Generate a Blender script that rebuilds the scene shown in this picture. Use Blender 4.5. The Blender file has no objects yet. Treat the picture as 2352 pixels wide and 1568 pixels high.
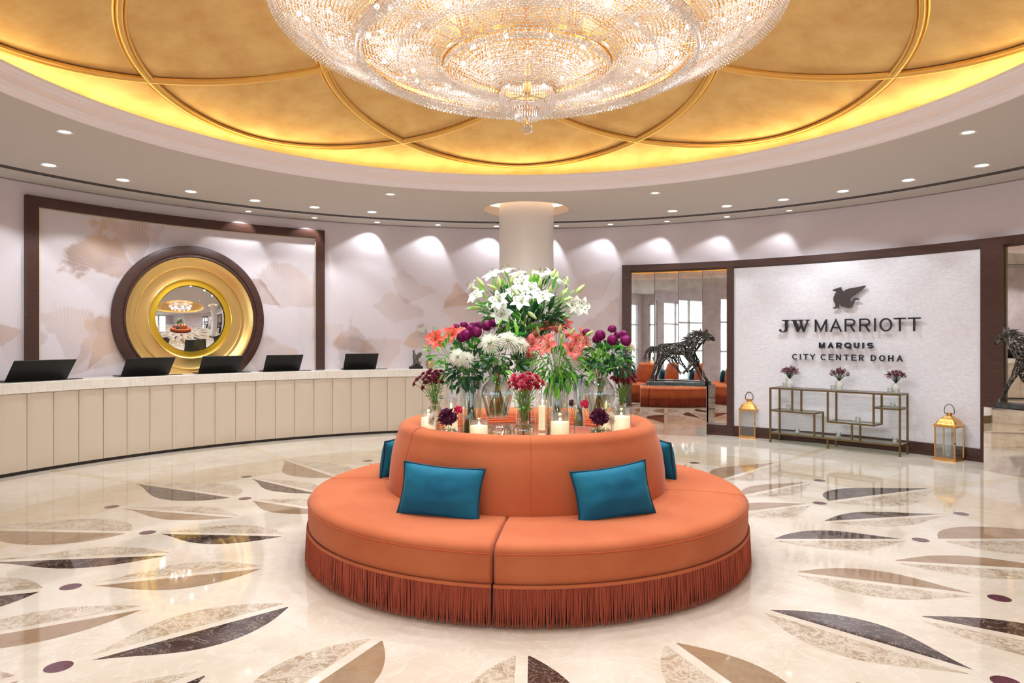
import bpy, bmesh, math, random
import numpy as np
from mathutils import Vector, Matrix, noise
from mathutils.geometry import tessellate_polygon
from math import sin, cos, pi, radians, degrees, hypot, atan2, sqrt
random.seed(7)
S = bpy.context.scene
COL = S.collection
# ------------------------------------------------------------------ camera, world, exposure
CH = 1.57; FPX = 1568.0; CX = 1176.0; CY = 780.0
cam = bpy.data.cameras.new('camera'); cam.lens = 24; cam.sensor_width = 36; cam.shift_y = -4/2352; cam.clip_end = 200
camo = bpy.data.objects.new('camera', cam); COL.objects.link(camo)
camo.location = (0, 0, CH); camo.rotation_euler = (pi/2, 0, 0); S.camera = camo
S.view_settings.view_transform = 'Standard'; S.view_settings.look = 'None'
S.view_settings.gamma = 1.0; S.view_settings.exposure = -0.85
W = bpy.data.worlds.new('daylight'); S.world = W; W.use_nodes = True
bg = W.node_tree.nodes['Background']; bg.inputs[0].default_value = (0.80, 0.88, 1.0, 1); bg.inputs[1].default_value = 8.0
# light levels (the lamps themselves are built with their fittings)
E_DOWN = 5.4; E_WASH = .2; E_CHAND = 17.0; E_COVE = 13; E_DAY = 1.2; E_CEILFILL = 1.0

# ------------------------------------------------------------------ geometry frame: the round lobby
CW = (0.05, 5.10); RW = 7.065; HC = 3.554        # wall circle, ceiling height
DC = (0.22, 5.45); DR = 6.42                      # reception desk circle
SC = (0.115, 5.35)                                # sofa, chandelier, floor pattern centre
def P(x, y, Y): return Vector(((x-CX)*Y/FPX, Y, CH+(CY-y)*Y/FPX))
def ray_r(x, y, R=RW, c=CW):
    t = (x-CX)/FPX; A = 1+t*t; B = -2*(t*c[0]+c[1]); C = c[0]**2+c[1]**2-R*R
    Y = (-B+sqrt(B*B-4*A*C))/2/A
    return atan2(t*Y-c[0], Y-c[1]), CH+(CY-y)/FPX*Y, Y
def cyl(th, r, z, c=CW): return Vector((c[0]+r*sin(th), c[1]+r*cos(th), z))

# ------------------------------------------------------------------ mesh builder
class MB:
    def __init__(s): s.v = []; s.f = []; s.m = []; s.mi = 0
    def add(s, vs, fs, M=None):
        o = len(s.v)
        if M is not None: vs = [M @ Vector(v) for v in vs]
        s.v += [tuple(v) for v in vs]
        s.f += [tuple(i+o for i in f) for f in fs]; s.m += [s.mi]*len(fs)
        return s
    def box(s, x0, x1, y0, y1, z0, z1, M=None, b=0):
        if b <= 0:
            vs = [(x, y, z) for z in (z0, z1) for y in (y0, y1) for x in (x0, x1)]
            fs = [(0, 2, 3, 1), (4, 5, 7, 6), (0, 1, 5, 4), (2, 6, 7, 3), (0, 4, 6, 2), (1, 3, 7, 5)]
            return s.add(vs, fs, M)
        bm = bmesh.new(); bmesh.ops.create_cube(bm, size=1)
        for v in bm.verts: v.co = Vector(((x0+x1)/2+v.co.x*(x1-x0), (y0+y1)/2+v.co.y*(y1-y0), (z0+z1)/2+v.co.z*(z1-z0)))
        bmesh.ops.bevel(bm, geom=bm.edges[:], offset=b, segments=2, affect='EDGES', profile=.6)
        return s.bm(bm, M)
    def bm(s, bm, M=None):
        bm.verts.index_update()
        s.add([v.co.copy() for v in bm.verts], [[v.index for v in f.verts] for f in bm.faces], M); bm.free(); return s
    def grid(s, g, cu=False, cv=False, M=None):
        n = len(g); m = len(g[0]); vs = [p for r in g for p in r]; fs = []
        for i in range(n if cu else n-1):
            for j in range(m if cv else m-1):
                a = i*m+j; b = i*m+(j+1) % m; c = ((i+1) % n)*m+(j+1) % m; d = ((i+1) % n)*m+j
                fs.append((a, b, c, d))
        return s.add(vs, fs, M)
    def lathe(s, prof, n=48, a0=0, a1=2*pi, c=(0, 0), M=None, caps=False):
        full = abs(a1-a0-2*pi) < 1e-6; k = n if full else n+1
        g = [[(c[0]+r*sin(a0+(a1-a0)*i/n), c[1]-r*cos(a0+(a1-a0)*i/n), z) for (r, z) in prof] for i in range(k)]
        o = len(s.v); s.grid(g, cu=full, M=M)
        if caps and not full:
            m = len(prof); s.f.append(tuple(o+j for j in range(m))); s.f.append(tuple(o+(k-1)*m+j for j in reversed(range(m)))); s.m += [s.mi]*2
        return s
    def tube(s, path, r, n=8, M=None, cap=True, taper=None):
        pts = [Vector(p) for p in path]; g = []; up = None
        for i, p in enumerate(pts):
            t = (pts[min(i+1, len(pts)-1)]-pts[max(i-1, 0)]).normalized()
            if up is None: up = Vector((0, 0, 1)) if abs(t.z) < .9 else Vector((1, 0, 0))
            x = t.cross(up).normalized(); y = x.cross(t).normalized(); up = y
            rr = r if taper is None else r*(taper[i] if hasattr(taper, '__len__') else 1+(taper-1)*i/(len(pts)-1))
            g.append([p+(x*cos(a)+y*sin(a))*rr for a in [2*pi*k/n for k in range(n)]])
        o = len(s.v); s.grid(g, cv=True, M=M)
        if cap:
            k = len(g)-1
            s.f.append(tuple(o+j for j in reversed(range(n)))); s.f.append(tuple(o+k*n+j for j in range(n))); s.m += [s.mi]*2
        return s
    def sphere(s, c, r, n=12, m=8, M=None, sc=(1, 1, 1)):
        prof = [(max(r*sin(pi*j/m), 1e-5), -r*cos(pi*j/m)) for j in range(m+1)]
        T = Matrix.Translation(Vector(c)) @ Matrix.Diagonal((sc[0], sc[1], sc[2], 1))
        return s.lathe(prof, n, M=(M @ T) if M is not None else T)
    def arcbox(s, th0, th1, r0, r1, z0, z1, c=CW, n=0, M=None):
        n = n or max(2, int(abs(th1-th0)/radians(1.5)))
        g = [[cyl(th0+(th1-th0)*i/n, r, z, c) for (r, z) in ((r0, z0), (r0, z1), (r1, z1), (r1, z0))] for i in range(n+1)]
        o = len(s.v); s.grid(g, cv=True, M=M)
        s.f.append((o, o+3, o+2, o+1)); s.f.append((o+4*n, o+4*n+1, o+4*n+2, o+4*n+3)); s.m += [s.mi]*2
        return s
    def arcprof(s, th0, th1, prof, c=CW, n=0):
        """closed (r,z) outline swept round the wall circle"""
        n = n or max(2, int(abs(th1-th0)/radians(1.5))); m = len(prof)
        g = [[cyl(th0+(th1-th0)*i/n, r, z, c) for (r, z) in prof] for i in range(n+1)]
        o = len(s.v); s.grid(g, cv=True)
        s.f.append(tuple(o+j for j in reversed(range(m)))); s.f.append(tuple(o+m*n+j for j in range(m))); s.m += [s.mi]*2
        return s
    def poly(s, pts, d, M=None):
        """extruded outline: pts (x,z), from y=0 to y=d"""
        n = len(pts); vs = [(x, 0, z) for x, z in pts]+[(x, d, z) for x, z in pts]
        tris = tessellate_polygon([[Vector((x, z, 0)) for x, z in pts]])
        fs = [tuple(t) for t in tris]+[tuple(n+i for i in reversed(t)) for t in tris]+[(i, n+i, n+(i+1) % n, (i+1) % n) for i in range(n)]
        return s.add(vs, fs, M)

def mesh(name, mb, mats, smooth=True, angle=40):
    me = bpy.data.meshes.new(name); me.from_pydata(mb.v, [], mb.f)
    for m in (mats if isinstance(mats, (list, tuple)) else [mats]): me.materials.append(m)
    me.polygons.foreach_set('material_index', mb.m)
    if smooth:
        me.polygons.foreach_set('use_smooth', [True]*len(mb.f))
    me.validate(); me.update()
    if smooth and angle < 180: me.set_sharp_from_angle(angle=radians(angle))
    return me
def obj(name, mb, mats, parent=None, loc=None, rot=None, smooth=True, angle=40, world=False, kind=None, label=None):
    me = mb if isinstance(mb, bpy.types.Mesh) else mesh(name, mb, mats, smooth, angle)
    o = bpy.data.objects.new(name, me); COL.objects.link(o)
    if parent: o.parent = parent
    if parent and world:      # mesh given in world coordinates
        me.transform(inv(parent))
    if loc is not None: o.location = loc
    if rot is not None: o.rotation_euler = rot
    if kind: o['kind'] = kind
    if label: o['label'] = label
    return o
def inv(o):
    m = Matrix.LocRotScale(o.location, o.rotation_euler, o.scale); p = o.parent
    while p: m = Matrix.LocRotScale(p.location, p.rotation_euler, p.scale) @ m; p = p.parent
    return m.inverted()
def thing(name, label, cat, loc=(0, 0, 0), rotz=0, group=None, rot=None):
    o = bpy.data.objects.new(name, None); COL.objects.link(o); o.empty_display_size = .1
    o.location = loc; o.rotation_euler = rot if rot is not None else (0, 0, rotz)
    return tag(o, label, cat, group)
def tag(o, label, cat, group=None):
    o['label'] = label; o['category'] = cat
    if group: o['group'] = group
    return o
def dup(root, loc, rot=None, label=None, group=None, scale=None):
    r = root.copy(); COL.objects.link(r); r.location = loc
    if rot is not None: r.rotation_euler = rot
    if scale is not None: r.scale = (scale,)*3
    if label: r['label'] = label
    if group: r['group'] = group
    for ch in list(root.children):
        c = ch.copy(); COL.objects.link(c); c.parent = r
        for g in list(ch.children):
            d = g.copy(); COL.objects.link(d); d.parent = c
    return r
def baked(o):
    """mesh of an object with its modifiers applied; removes the object"""
    bpy.context.view_layer.update()
    me = bpy.data.meshes.new_from_object(o.evaluated_get(bpy.context.evaluated_depsgraph_get()))
    bpy.data.objects.remove(o); return me
def aim(d):
    """rotation taking +Z to direction d"""
    return Vector(d).to_track_quat('Z', 'Y').to_euler()

# ------------------------------------------------------------------ materials
def srgb(h):
    if isinstance(h, str): h = tuple(int(h[i:i+2], 16)/255 for i in (0, 2, 4))
    return tuple((c/12.92 if c <= .04045 else ((c+.055)/1.055)**2.4) for c in h)
def newmat(name):
    m = bpy.data.materials.new(name); m.use_nodes = True; nt = m.node_tree
    return m, nt, nt.nodes['Principled BSDF']
def N(nt, t, ins=None, **kw):
    n = nt.nodes.new(t)
    for k, v in kw.items(): setattr(n, k, v)
    for k, v in (ins or {}).items():
        if hasattr(v, 'is_linked') or isinstance(v, bpy.types.NodeSocket): nt.links.new(v, n.inputs[k])
        else: n.inputs[k].default_value = v
    return n
def ramp(nt, fac, stops):
    n = nt.nodes.new('ShaderNodeValToRGB'); nt.links.new(fac, n.inputs[0]); e = n.color_ramp.elements
    while len(e) < len(stops): e.new(.5)
    for q, (p, c) in zip(e, stops): q.position = p; q.color = (*c, 1)
    return n.outputs[0]
def mat(name, c, rough=.5, metal=0, spec=None, sheen=0, sheen_rough=.4, emis=None, es=0, bump=0, bscale=50, var=0, vscale=5, aniso=0, coat=0, trans=0, c2=None, sheen_tint=None, stretch=None):
    m, nt, b = newmat(name); c = srgb(c) if isinstance(c, str) else c
    b.inputs['Base Color'].default_value = (*c, 1); b.inputs['Roughness'].default_value = rough; b.inputs['Metallic'].default_value = metal
    if spec is not None: b.inputs['Specular IOR Level'].default_value = spec
    if sheen:
        b.inputs['Sheen Weight'].default_value = sheen; b.inputs['Sheen Roughness'].default_value = sheen_rough
        if sheen_tint: b.inputs['Sheen Tint'].default_value = (*sheen_tint, 1)
    if coat: b.inputs['Coat Weight'].default_value = coat
    if trans: b.inputs['Transmission Weight'].default_value = trans
    if emis: b.inputs['Emission Color'].default_value = (*(srgb(emis) if isinstance(emis, str) else emis), 1); b.inputs['Emission Strength'].default_value = es
    if var or bump:
        tc = N(nt, 'ShaderNodeTexCoord')
        vec = tc.outputs['Object']
        if stretch: vec = N(nt, 'ShaderNodeMapping', {'Vector': vec, 'Scale': stretch}).outputs[0]
    if var:
        nz = N(nt, 'ShaderNodeTexNoise', {'Vector': vec, 'Scale': vscale, 'Detail': 6, 'Roughness': .6})
        c2 = srgb(c2) if isinstance(c2, str) else (c2 or tuple(x*(1-var) for x in c))
        nt.links.new(ramp(nt, nz.outputs[0], [(.35, c), (.65, c2)]), b.inputs['Base Color'])
    if bump:
        nz = N(nt, 'ShaderNodeTexNoise', {'Vector': vec, 'Scale': bscale, 'Detail': 4})
        bp = N(nt, 'ShaderNodeBump', {'Height': nz.outputs[0], 'Strength': bump, 'Distance': .01})
        nt.links.new(bp.outputs[0], b.inputs['Normal'])
    return m
def marble(name, base, vein, scale=2, rough=.07, blot=None, thr=(.46, .56), blotw=.5, veinw=.03, stretch=(1, 1, 1), fleck=None, bn=.12):
    m, nt, b = newmat(name)
    tc = N(nt, 'ShaderNodeTexCoord'); mp = N(nt, 'ShaderNodeMapping', {'Vector': tc.outputs['Object'], 'Scale': stretch})
    n1 = N(nt, 'ShaderNodeTexNoise', {'Vector': mp.outputs[0], 'Scale': scale, 'Detail': 8, 'Roughness': .65, 'Distortion': .6})
    col = ramp(nt, n1.outputs[0], [(thr[0]-.1, srgb(base)), (thr[1]+.1, srgb(blot or base))])
    n2 = N(nt, 'ShaderNodeTexNoise', {'Vector': mp.outputs[0], 'Scale': scale*2.2, 'Detail': 7, 'Roughness': .7, 'Distortion': 1.5})
    f = N(nt, 'ShaderNodeMath', {0: n2.outputs[0], 1: .5}, operation='SUBTRACT'); f = N(nt, 'ShaderNodeMath', {0: f.outputs[0]}, operation='ABSOLUTE')
    v = N(nt, 'ShaderNodeMapRange', {0: f.outputs[0], 1: 0, 2: veinw, 3: blotw, 4: 0})
    mx = N(nt, 'ShaderNodeMix', {0: v.outputs[0], 6: col, 7: (*srgb(vein), 1)}, data_type='RGBA')
    out = mx.outputs[2]
    nt.links.new(out, b.inputs['Base Color']); b.inputs['Roughness'].default_value = rough
    return m
def glassy(name, tint=(1, 1, 1), f0=.06, rough=.0, edge=.55, body=None, bodyw=0):
    """thin clear wall: see-through face on, reflective and a little darker edge on"""
    m, nt, b = newmat(name); nt.nodes.remove(b); o = nt.nodes['Material Output']
    lw = N(nt, 'ShaderNodeLayerWeight', {0: .35})
    fac = N(nt, 'ShaderNodeMapRange', {0: lw.outputs[1], 1: 0, 2: 1, 3: f0, 4: edge})
    tr = N(nt, 'ShaderNodeBsdfTransparent', {0: (*tint, 1)}); gl = N(nt, 'ShaderNodeBsdfGlossy', {0: (1, 1, 1, 1), 'Roughness': rough})
    mx = N(nt, 'ShaderNodeMixShader', {0: fac.outputs[0], 1: tr.outputs[0], 2: gl.outputs[0]}); r = mx.outputs[0]
    if body:
        d = N(nt, 'ShaderNodeBsdfTranslucent', {0: (*body, 1)}); d2 = N(nt, 'ShaderNodeBsdfDiffuse', {0: (*body, 1)})
        dd = N(nt, 'ShaderNodeMixShader', {0: .5, 1: d.outputs[0], 2: d2.outputs[0]})
        r = N(nt, 'ShaderNodeMixShader', {0: bodyw, 1: r, 2: dd.outputs[0]}).outputs[0]
    nt.links.new(r, o.inputs[0]); return m
def emit(name, c, s):
    m, nt, b = newmat(name); nt.nodes.remove(b)
    e = N(nt, 'ShaderNodeEmission', {0: (*c, 1), 1: s}); nt.links.new(e.outputs[0], nt.nodes['Material Output'].inputs[0]); return m

M_floor = marble('cream_marble', 'E2D6C6', 'F2EADF', 1.3, .045, 'D2C1AD', blotw=.35, veinw=.025)
M_floor2 = marble('tan_marble', 'DCCBB2', 'E8DCCB', 1.7, .045, 'CDB899', blotw=.3)
M_dark = marble('dark_marble', '3A2A24', 'C9B8A8', 3.2, .04, '554038', blotw=.7, veinw=.012)
M_brown = marble('brown_marble', 'A5896D', 'BBA287', 5, .045, '96795E', blotw=.4, veinw=.02)
M_speck = marble('speckled_marble', 'A38A70', 'E0D3C2', 5, .045, 'CDBCA6', blotw=.85, veinw=.055)
M_dot = marble('plum_marble', '63353F', '8A5560', 6, .08, '572F3A', blotw=.4)
M_ceil = mat('ceiling_paint', 'CBC3BC', .85)
M_mould = mat('moulding_paint', 'F1EDF3', .55)
M_wood = mat('walnut_frame', '4A2A20', .38, var=.35, vscale=6, stretch=(1, 1, 6))
M_gold = mat('gold_leaf', 'DEBA7C', .48, .72, var=1, vscale=3.5, c2='CFA465', bump=.10, bscale=14)
M_goldrib = mat('gold_moulding', 'E2B465', .3, .9)
M_goldbright = mat('pale_gold', 'EBC67C', .28, .9, bump=.05, bscale=30)
M_goldmet = mat('chandelier_gold', 'E0A850', .25, 1)
M_mirror = mat('mirror_silver', (.93, .93, .93), .0, 1)
M_antique = mat('antiqued_mirror', 'E2DCD6', .015, 1, var=.2, vscale=9, c2='CFC6BE')
M_brass = mat('antique_brass', '7A6848', .35, .85)
M_copper = mat('hammered_copper', 'D9A45C', .28, .95, bump=.5, bscale=45)
M_black = mat('black_plastic', '0B0B0C', .3)
M_blackmet = mat('black_metal', '2A2727', .35, .7)
M_stone = marble('black_granite', '202322', '6A706C', 12, .2, '353A38', blotw=.6)
M_glass = glassy('clear_glass', (.95, .97, .965), .07, 0, .85)
M_glassthick = glassy('thick_glass', (.9, .94, .93), .12, .02, .75)
M_water = glassy('water', (.93, .96, .88), .04, 0, .3)
M_shelf = glassy('shelf_glass', (.86, .93, .9), .09, 0, .5)
# ------------------------------------------------------------------ floor with inlaid petals
PETOFF = -1.9
def petang(k):
    a = {6: 137.5, 7: 159.5, -6: -137.5, -7: -159.5, 8: 181.5}.get(k) if k in (6, 7, -6, -7, 8) else None
    if a is None:
        if abs(k) <= 5.5: a = 23*k
        else: a = (126.2 if k > 0 else -126.2) if abs(k) == 5.5 else (148.5 if k > 0 else -148.5) if abs(k) == 6.5 else (170.5 if k > 0 else -170.5)
    return radians(a+PETOFF)
def build_floor():
    mb = MB(); mb.add([(-11, -6, 0), (11, -6, 0), (11, 13, 0), (-11, 13, 0)], [(0, 1, 2, 3)])
    Z1 = .0004; Z2 = .0008
    # tan field inside a circle, ring of light marble outside; tan radial bands run to the wall
    mb.mi = 1; n = 96
    mb.add([(SC[0]+4.82*sin(2*pi*i/n), SC[1]+4.82*cos(2*pi*i/n), Z1/2) for i in range(n)], [tuple(range(n-1, -1, -1))])
    mb.mi = 0
    mb.add([(SC[0]+3.95*sin(2*pi*i/n), SC[1]+3.95*cos(2*pi*i/n), Z1) for i in range(n)], [tuple(range(n-1, -1, -1))])
    def loc(a, r, t): return (SC[0]+r*sin(a)+t*cos(a), SC[1]-r*cos(a)+t*sin(a), Z2)
    mb.mi = 1
    for k in range(-7, 9):
        a = petang(k); vs = [loc(a, 4.6, -.05), loc(a, 4.6, .05), loc(a, 8, .07), loc(a, 8, -.07)]; mb.add([(x, y, Z1) for x, y, z in vs], [(0, 1, 2, 3)])
    def half(a, r0, r1, prof, side, g, mi, gt=0):
        mb.mi = mi; L = r1-r0; m = 28; out = []
        for i in range(m+1):
            t = i/m; w = 0
            for (t0, w0), (t1, w1) in zip(prof, prof[1:]):
                if t0 <= t <= t1: u = (t-t0)/(t1-t0); w = w0+(w1-w0)*u
            out.append((r0+L*t, max(w, 0)))
        # smooth the width profile
        ws = [w for _, w in out]
        for _ in range(3): ws = [ws[0]]+[(ws[i-1]+2*ws[i]+ws[i+1])/4 for i in range(1, m)]+[ws[-1]]
        pts = [loc(a, r0+L*i/m, side*(g+ws[i])) for i in range(m+1)]
        inn = [loc(a, r0+L*i/m, side*g) for i in range(m+1)]
        fs = [(i, i+1, m+2+i, m+1+i) if side < 0 else (m+1+i, m+2+i, i+1, i) for i in range(m)]
        mb.add(inn+pts, fs)
    p1 = [(0, .01), (.08, .085), (.18, .155), (.3, .215), (.45, .245), (.6, .225), (.75, .15), (.88, .06), (1, 0)]
    p2 = [(0, .01), (.08, .07), (.2, .155), (.35, .21), (.47, .215), (.6, .18), (.75, .1), (.88, .035), (1, 0)]
    p3 = [(0, .0), (.03, .12), (.08, .2), (.17, .29), (.27, .345), (.38, .355), (.5, .32), (.65, .22), (.8, .11), (.92, .03), (1, 0)]
    for k in range(-7, 9):
        half(petang(k), 1.96, 2.96, p1, 1, .03, 2 if k % 2 == 0 else 3); half(petang(k), 1.96, 2.96, p1, -1, .03, 4)
        half(petang(k), 3.25, 4.72, p3, 1, .035, 2 if k % 2 else 3); half(petang(k), 3.25, 4.72, p3, -1, .035, 4)
        h = k-.5; a = petang(h) if abs(h) in (.5, 1.5, 2.5, 3.5, 4.5, 5.5, 6.5, 7.5) else petang(k)
        a = (petang(k)+petang(k-1))/2 if k > -7 else (petang(-7)+petang(8)-2*pi)/2
        if True:
            dk = 2 if (k >= 1 and k % 2 == 1 or k <= 0 and k % 2 == 1) else 3
            half(a, 2.66, 3.86, p2, 1, .03, dk); half(a, 2.66, 3.86, p2, -1, .03, 4)
        mb.mi = 5
        for aa, rr in ((petang(k), 3.09), (a, 4.02)):
            cx, cy, _ = loc(aa, rr, 0); mb.add([(cx+.062*cos(2*pi*i/24), cy+.062*sin(2*pi*i/24), Z2) for i in range(24)], [tuple(range(24))])
    o = obj('floor', mb, [M_floor, M_floor2, M_dark, M_brown, M_speck, M_dot], smooth=False, kind='structure')
build_floor()

# ------------------------------------------------------------------ wallpaper: ginkgo fans on linen
def fan_group():
    g = bpy.data.node_groups.new('ginkgo_fan', 'ShaderNodeTree'); I = g.interface
    for n in ('u', 'v', 'u0', 'v0', 'angle', 'radius', 'spread', 'fill', 'noise'): I.new_socket(n, in_out='INPUT', socket_type='NodeSocketFloat')
    I.new_socket('mask', in_out='OUTPUT', socket_type='NodeSocketFloat')
    gi = g.nodes.new('NodeGroupInput'); go = g.nodes.new('NodeGroupOutput')
    def m(op, a, b=0.0, c=0.0):
        n = g.nodes.new('ShaderNodeMath'); n.operation = op
        for i, v in enumerate((a, b, c)):
            if isinstance(v, bpy.types.NodeSocket): g.links.new(v, n.inputs[i])
            else: n.inputs[i].default_value = v
        return n.outputs[0]
    o = gi.outputs
    du = m('SUBTRACT', o['u'], o['u0']); dv = m('SUBTRACT', o['v'], o['v0'])
    r = m('SQRT', m('ADD', m('MULTIPLY', du, du), m('MULTIPLY', dv, dv)))
    a = m('WRAP', m('SUBTRACT', m('ARCTAN2', dv, du), o['angle']), pi, -pi)
    rr = m('DIVIDE', r, o['radius'])
    lob = m('ADD', m('MULTIPLY', m('SINE', m('MULTIPLY', a, 5.0)), .06), m('MULTIPLY', m('SUBTRACT', o['noise'], .5), .5))
    edge = m('ADD', .9, lob)
    inr = m('MULTIPLY', m('SUBTRACT', edge, rr), 14.0); inr = m('MINIMUM', m('MAXIMUM', inr, 0.0), 1.0)
    da = m('SUBTRACT', o['spread'], m('ABSOLUTE', a)); da = m('ADD', da, m('MULTIPLY', m('SUBTRACT', o['noise'], .5), .7))
    ina = m('MINIMUM', m('MAXIMUM', m('MULTIPLY', da, 14.0), 0.0), 1.0)
    mask = m('MULTIPLY', inr, ina)
    fade = m('ADD', .55, m('MULTIPLY', rr, .45))
    vein = m('POWER', m('ABSOLUTE', m('SINE', m('MULTIPLY', m('ADD', a, m('MULTIPLY', rr, .12)), 55.0))), 14.0)
    cloud = m('ADD', .45, m('MULTIPLY', o['noise'], 1.0))
    tot = m('ADD', m('MULTIPLY', m('MULTIPLY', o['fill'], fade), cloud), m('MULTIPLY', vein, .30))
    g.links.new(m('MULTIPLY', m('MULTIPLY', mask, tot), .85), go.inputs[0]); return g
FAN = fan_group()
def px_uv(x, y):
    th, z, Y = ray_r(x, y); return th*RW, z, Y/FPX*1.1
# pivot px, radius px, direction deg, half spread deg, fill strength
FANS = [(335, 640, 170, 153, 26, .95), (330, 615, 130, 122, 40, .35), (168, 668, 110, 100, 62, 0), (300, 625, 100, 235, 45, .0), (335, 640, 150, 100, 30, .3),
        (640, 708, 105, 65, 62, .42), (645, 702, 95, 150, 24, .8), (650, 700, 95, 262, 50, 0),
        (160, 862, 150, 42, 30, .5), (200, 850, 130, 60, 22, .8), (230, 790, 110, 300, 45, 0), (170, 850, 150, 80, 40, .3),
        (600, 868, 100, 75, 45, .5), (505, 600, 100, 90, 60, 0), (30, 850, 110, 85, 40, .3), (50, 760, 60, 190, 40, .5),
        (930, 700, 75, 70, 50, .3), (905, 745, 70, 80, 60, .25), (1095, 700, 75, 158, 28, .75), (1000, 808, 75, 140, 30, .8), (1065, 752, 75, 70, 70, .3),
        (800, 860, 90, 75, 45, .4), (860, 800, 90, 160, 30, .5), (765, 800, 60, 110, 50, .2), (1440, 790, 110, 140, 40, .45), (1380, 690, 70, 120, 60, .25), (890, 850, 80, 100, 40, .35)]
def wallpaper(name, base, fans, tcobj=False):
    m, nt, b = newmat(name)
    tc = N(nt, 'ShaderNodeTexCoord'); sx = N(nt, 'ShaderNodeSeparateXYZ', {0: tc.outputs['Object']})
    at = N(nt, 'ShaderNodeMath', {0: sx.outputs[0], 1: sx.outputs[1]}, operation='ARCTAN2')
    u = N(nt, 'ShaderNodeMath', {0: at.outputs[0], 1: RW}, operation='MULTIPLY').outputs[0]; v = sx.outputs[2]
    cb = N(nt, 'ShaderNodeCombineXYZ', {0: u, 1: v}).outputs[0]
    nz = N(nt, 'ShaderNodeTexNoise', {'Vector': cb, 'Scale': 3.2, 'Detail': 4, 'Roughness': .55}).outputs[0]
    lin = N(nt, 'ShaderNodeTexNoise', {'Vector': N(nt, 'ShaderNodeMapping', {'Vector': cb, 'Scale': (60, 4, 1)}).outputs[0], 'Scale': 2, 'Detail': 3}).outputs[0]
    col = ramp(nt, lin, [(.3, tuple(x*.955 for x in srgb(base))), (.7, srgb(base))])
    acc = None
    for i, (px, py, rad, ang, sp, fill) in enumerate(fans):
        uu, vv, s = px_uv(px, py)
        g = nt.nodes.new('ShaderNodeGroup'); g.node_tree = FAN
        nt.links.new(u, g.inputs['u']); nt.links.new(v, g.inputs['v']); nt.links.new(nz, g.inputs['noise'])
        for k, val in (('u0', uu), ('v0', vv), ('angle', radians(ang)), ('radius', rad*s), ('spread', radians(sp)), ('fill', fill)): g.inputs[k].default_value = val
        acc = g.outputs[0] if acc is None else N(nt, 'ShaderNodeMath', {0: acc, 1: g.outputs[0]}, operation='ADD').outputs[0]
    fac = N(nt, 'ShaderNodeMath', {0: acc, 1: .8}, operation='MINIMUM').outputs[0]
    ink = ramp(nt, N(nt, 'ShaderNodeTexNoise', {'Vector': cb, 'Scale': 1.3, 'Detail': 2}).outputs[0], [(.4, srgb('A08070')), (.62, srgb('CFA98C'))])
    mx = N(nt, 'ShaderNodeMix', {0: fac, 6: col, 7: ink}, data_type='RGBA')
    nt.links.new(mx.outputs[2], b.inputs['Base Color']); b.inputs['Roughness'].default_value = .75
    return m
M_paper = wallpaper('linen_wallpaper', 'DCCFD1', FANS)
M_plain = mat('linen_wall', 'DCCFD1', .8)
CWL = (CW[0], CW[1], 0)
def at_wall(mb):      # move a world-coordinate mesh so that its origin is the lobby axis
    mb.v = [(x-CW[0], y-CW[1], z) for x, y, z in mb.v]; return mb
A1 = radians(122)
w = MB(); w.arcbox(-A1, A1, RW, RW+.15, 0, HC+.02)
obj('wall_round', at_wall(w), M_paper, loc=CWL, kind='structure', angle=30)
xe = RW*sin(A1); ye = CW[1]+RW*cos(A1); YB = -5.2
# entrance side behind the camera: glazed left and rear, plain right
w = MB(); w.box(CW[0]+xe, CW[0]+xe+.15, YB, ye, 0, HC+.02); obj('wall_right', w, M_plain, smooth=False, kind='structure')
w = MB(); xl = CW[0]-xe
w.box(xl-.15, xl, YB, ye, 3.15, HC+.02)
for y0, y1 in ((YB, YB+.35), (ye-1.6, ye), (YB+2.4, YB+2.9)): w.box(xl-.15, xl, y0, y1, 0, 3.15)
obj('wall_left', w, M_plain, smooth=False, kind='structure')
w = MB(); w.box(xl-.15, CW[0]+xe+.15, YB-.15, YB, 3.15, HC+.02)
for x0, x1 in ((xl-.15, xl+.3), (-2.9, -2.3), (.2, .8), (3.2, CW[0]+xe+.15)): w.box(x0, x1, YB-.15, YB, 0, 3.15)
obj('wall_back', w, M_plain, smooth=False, kind='structure')
M_wframe = mat('window_frame', 'D8D8DA', .5)
M_sky = (0.8, .9, 1)
def window(n, M, Lw):
    w = MB(); h = 3.15
    for x in (0, Lw/2-.03, Lw-.06): w.box(x, x+.06, -.1, -.02, 0, h, M)
    for z in (0, 1.1, 2.2, h-.06): w.box(0, Lw, -.1, -.02, z, z+.06, M)
    o = obj('window_%d' % n, w, M_wframe, smooth=False, kind='structure')
    g = MB(); g.box(.03, Lw-.03, -.065, -.055, .03, h-.03, M); obj('window_glass', g, M_glass, parent=o, smooth=False)
for i, (x0, x1) in enumerate(((xl+.3, -2.9), (-2.3, .2), (.8, 3.2))): window(i+1, Matrix.Translation((x0, YB, 0)), x1-x0)
for i, (y0, y1) in enumerate(((YB+.35, YB+2.4), (YB+2.9, ye-1.6))):
    window(i+4, Matrix.Translation((xl, y1, 0)) @ Matrix.Rotation(-pi/2, 4, 'Z'), y1-y0)
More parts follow.
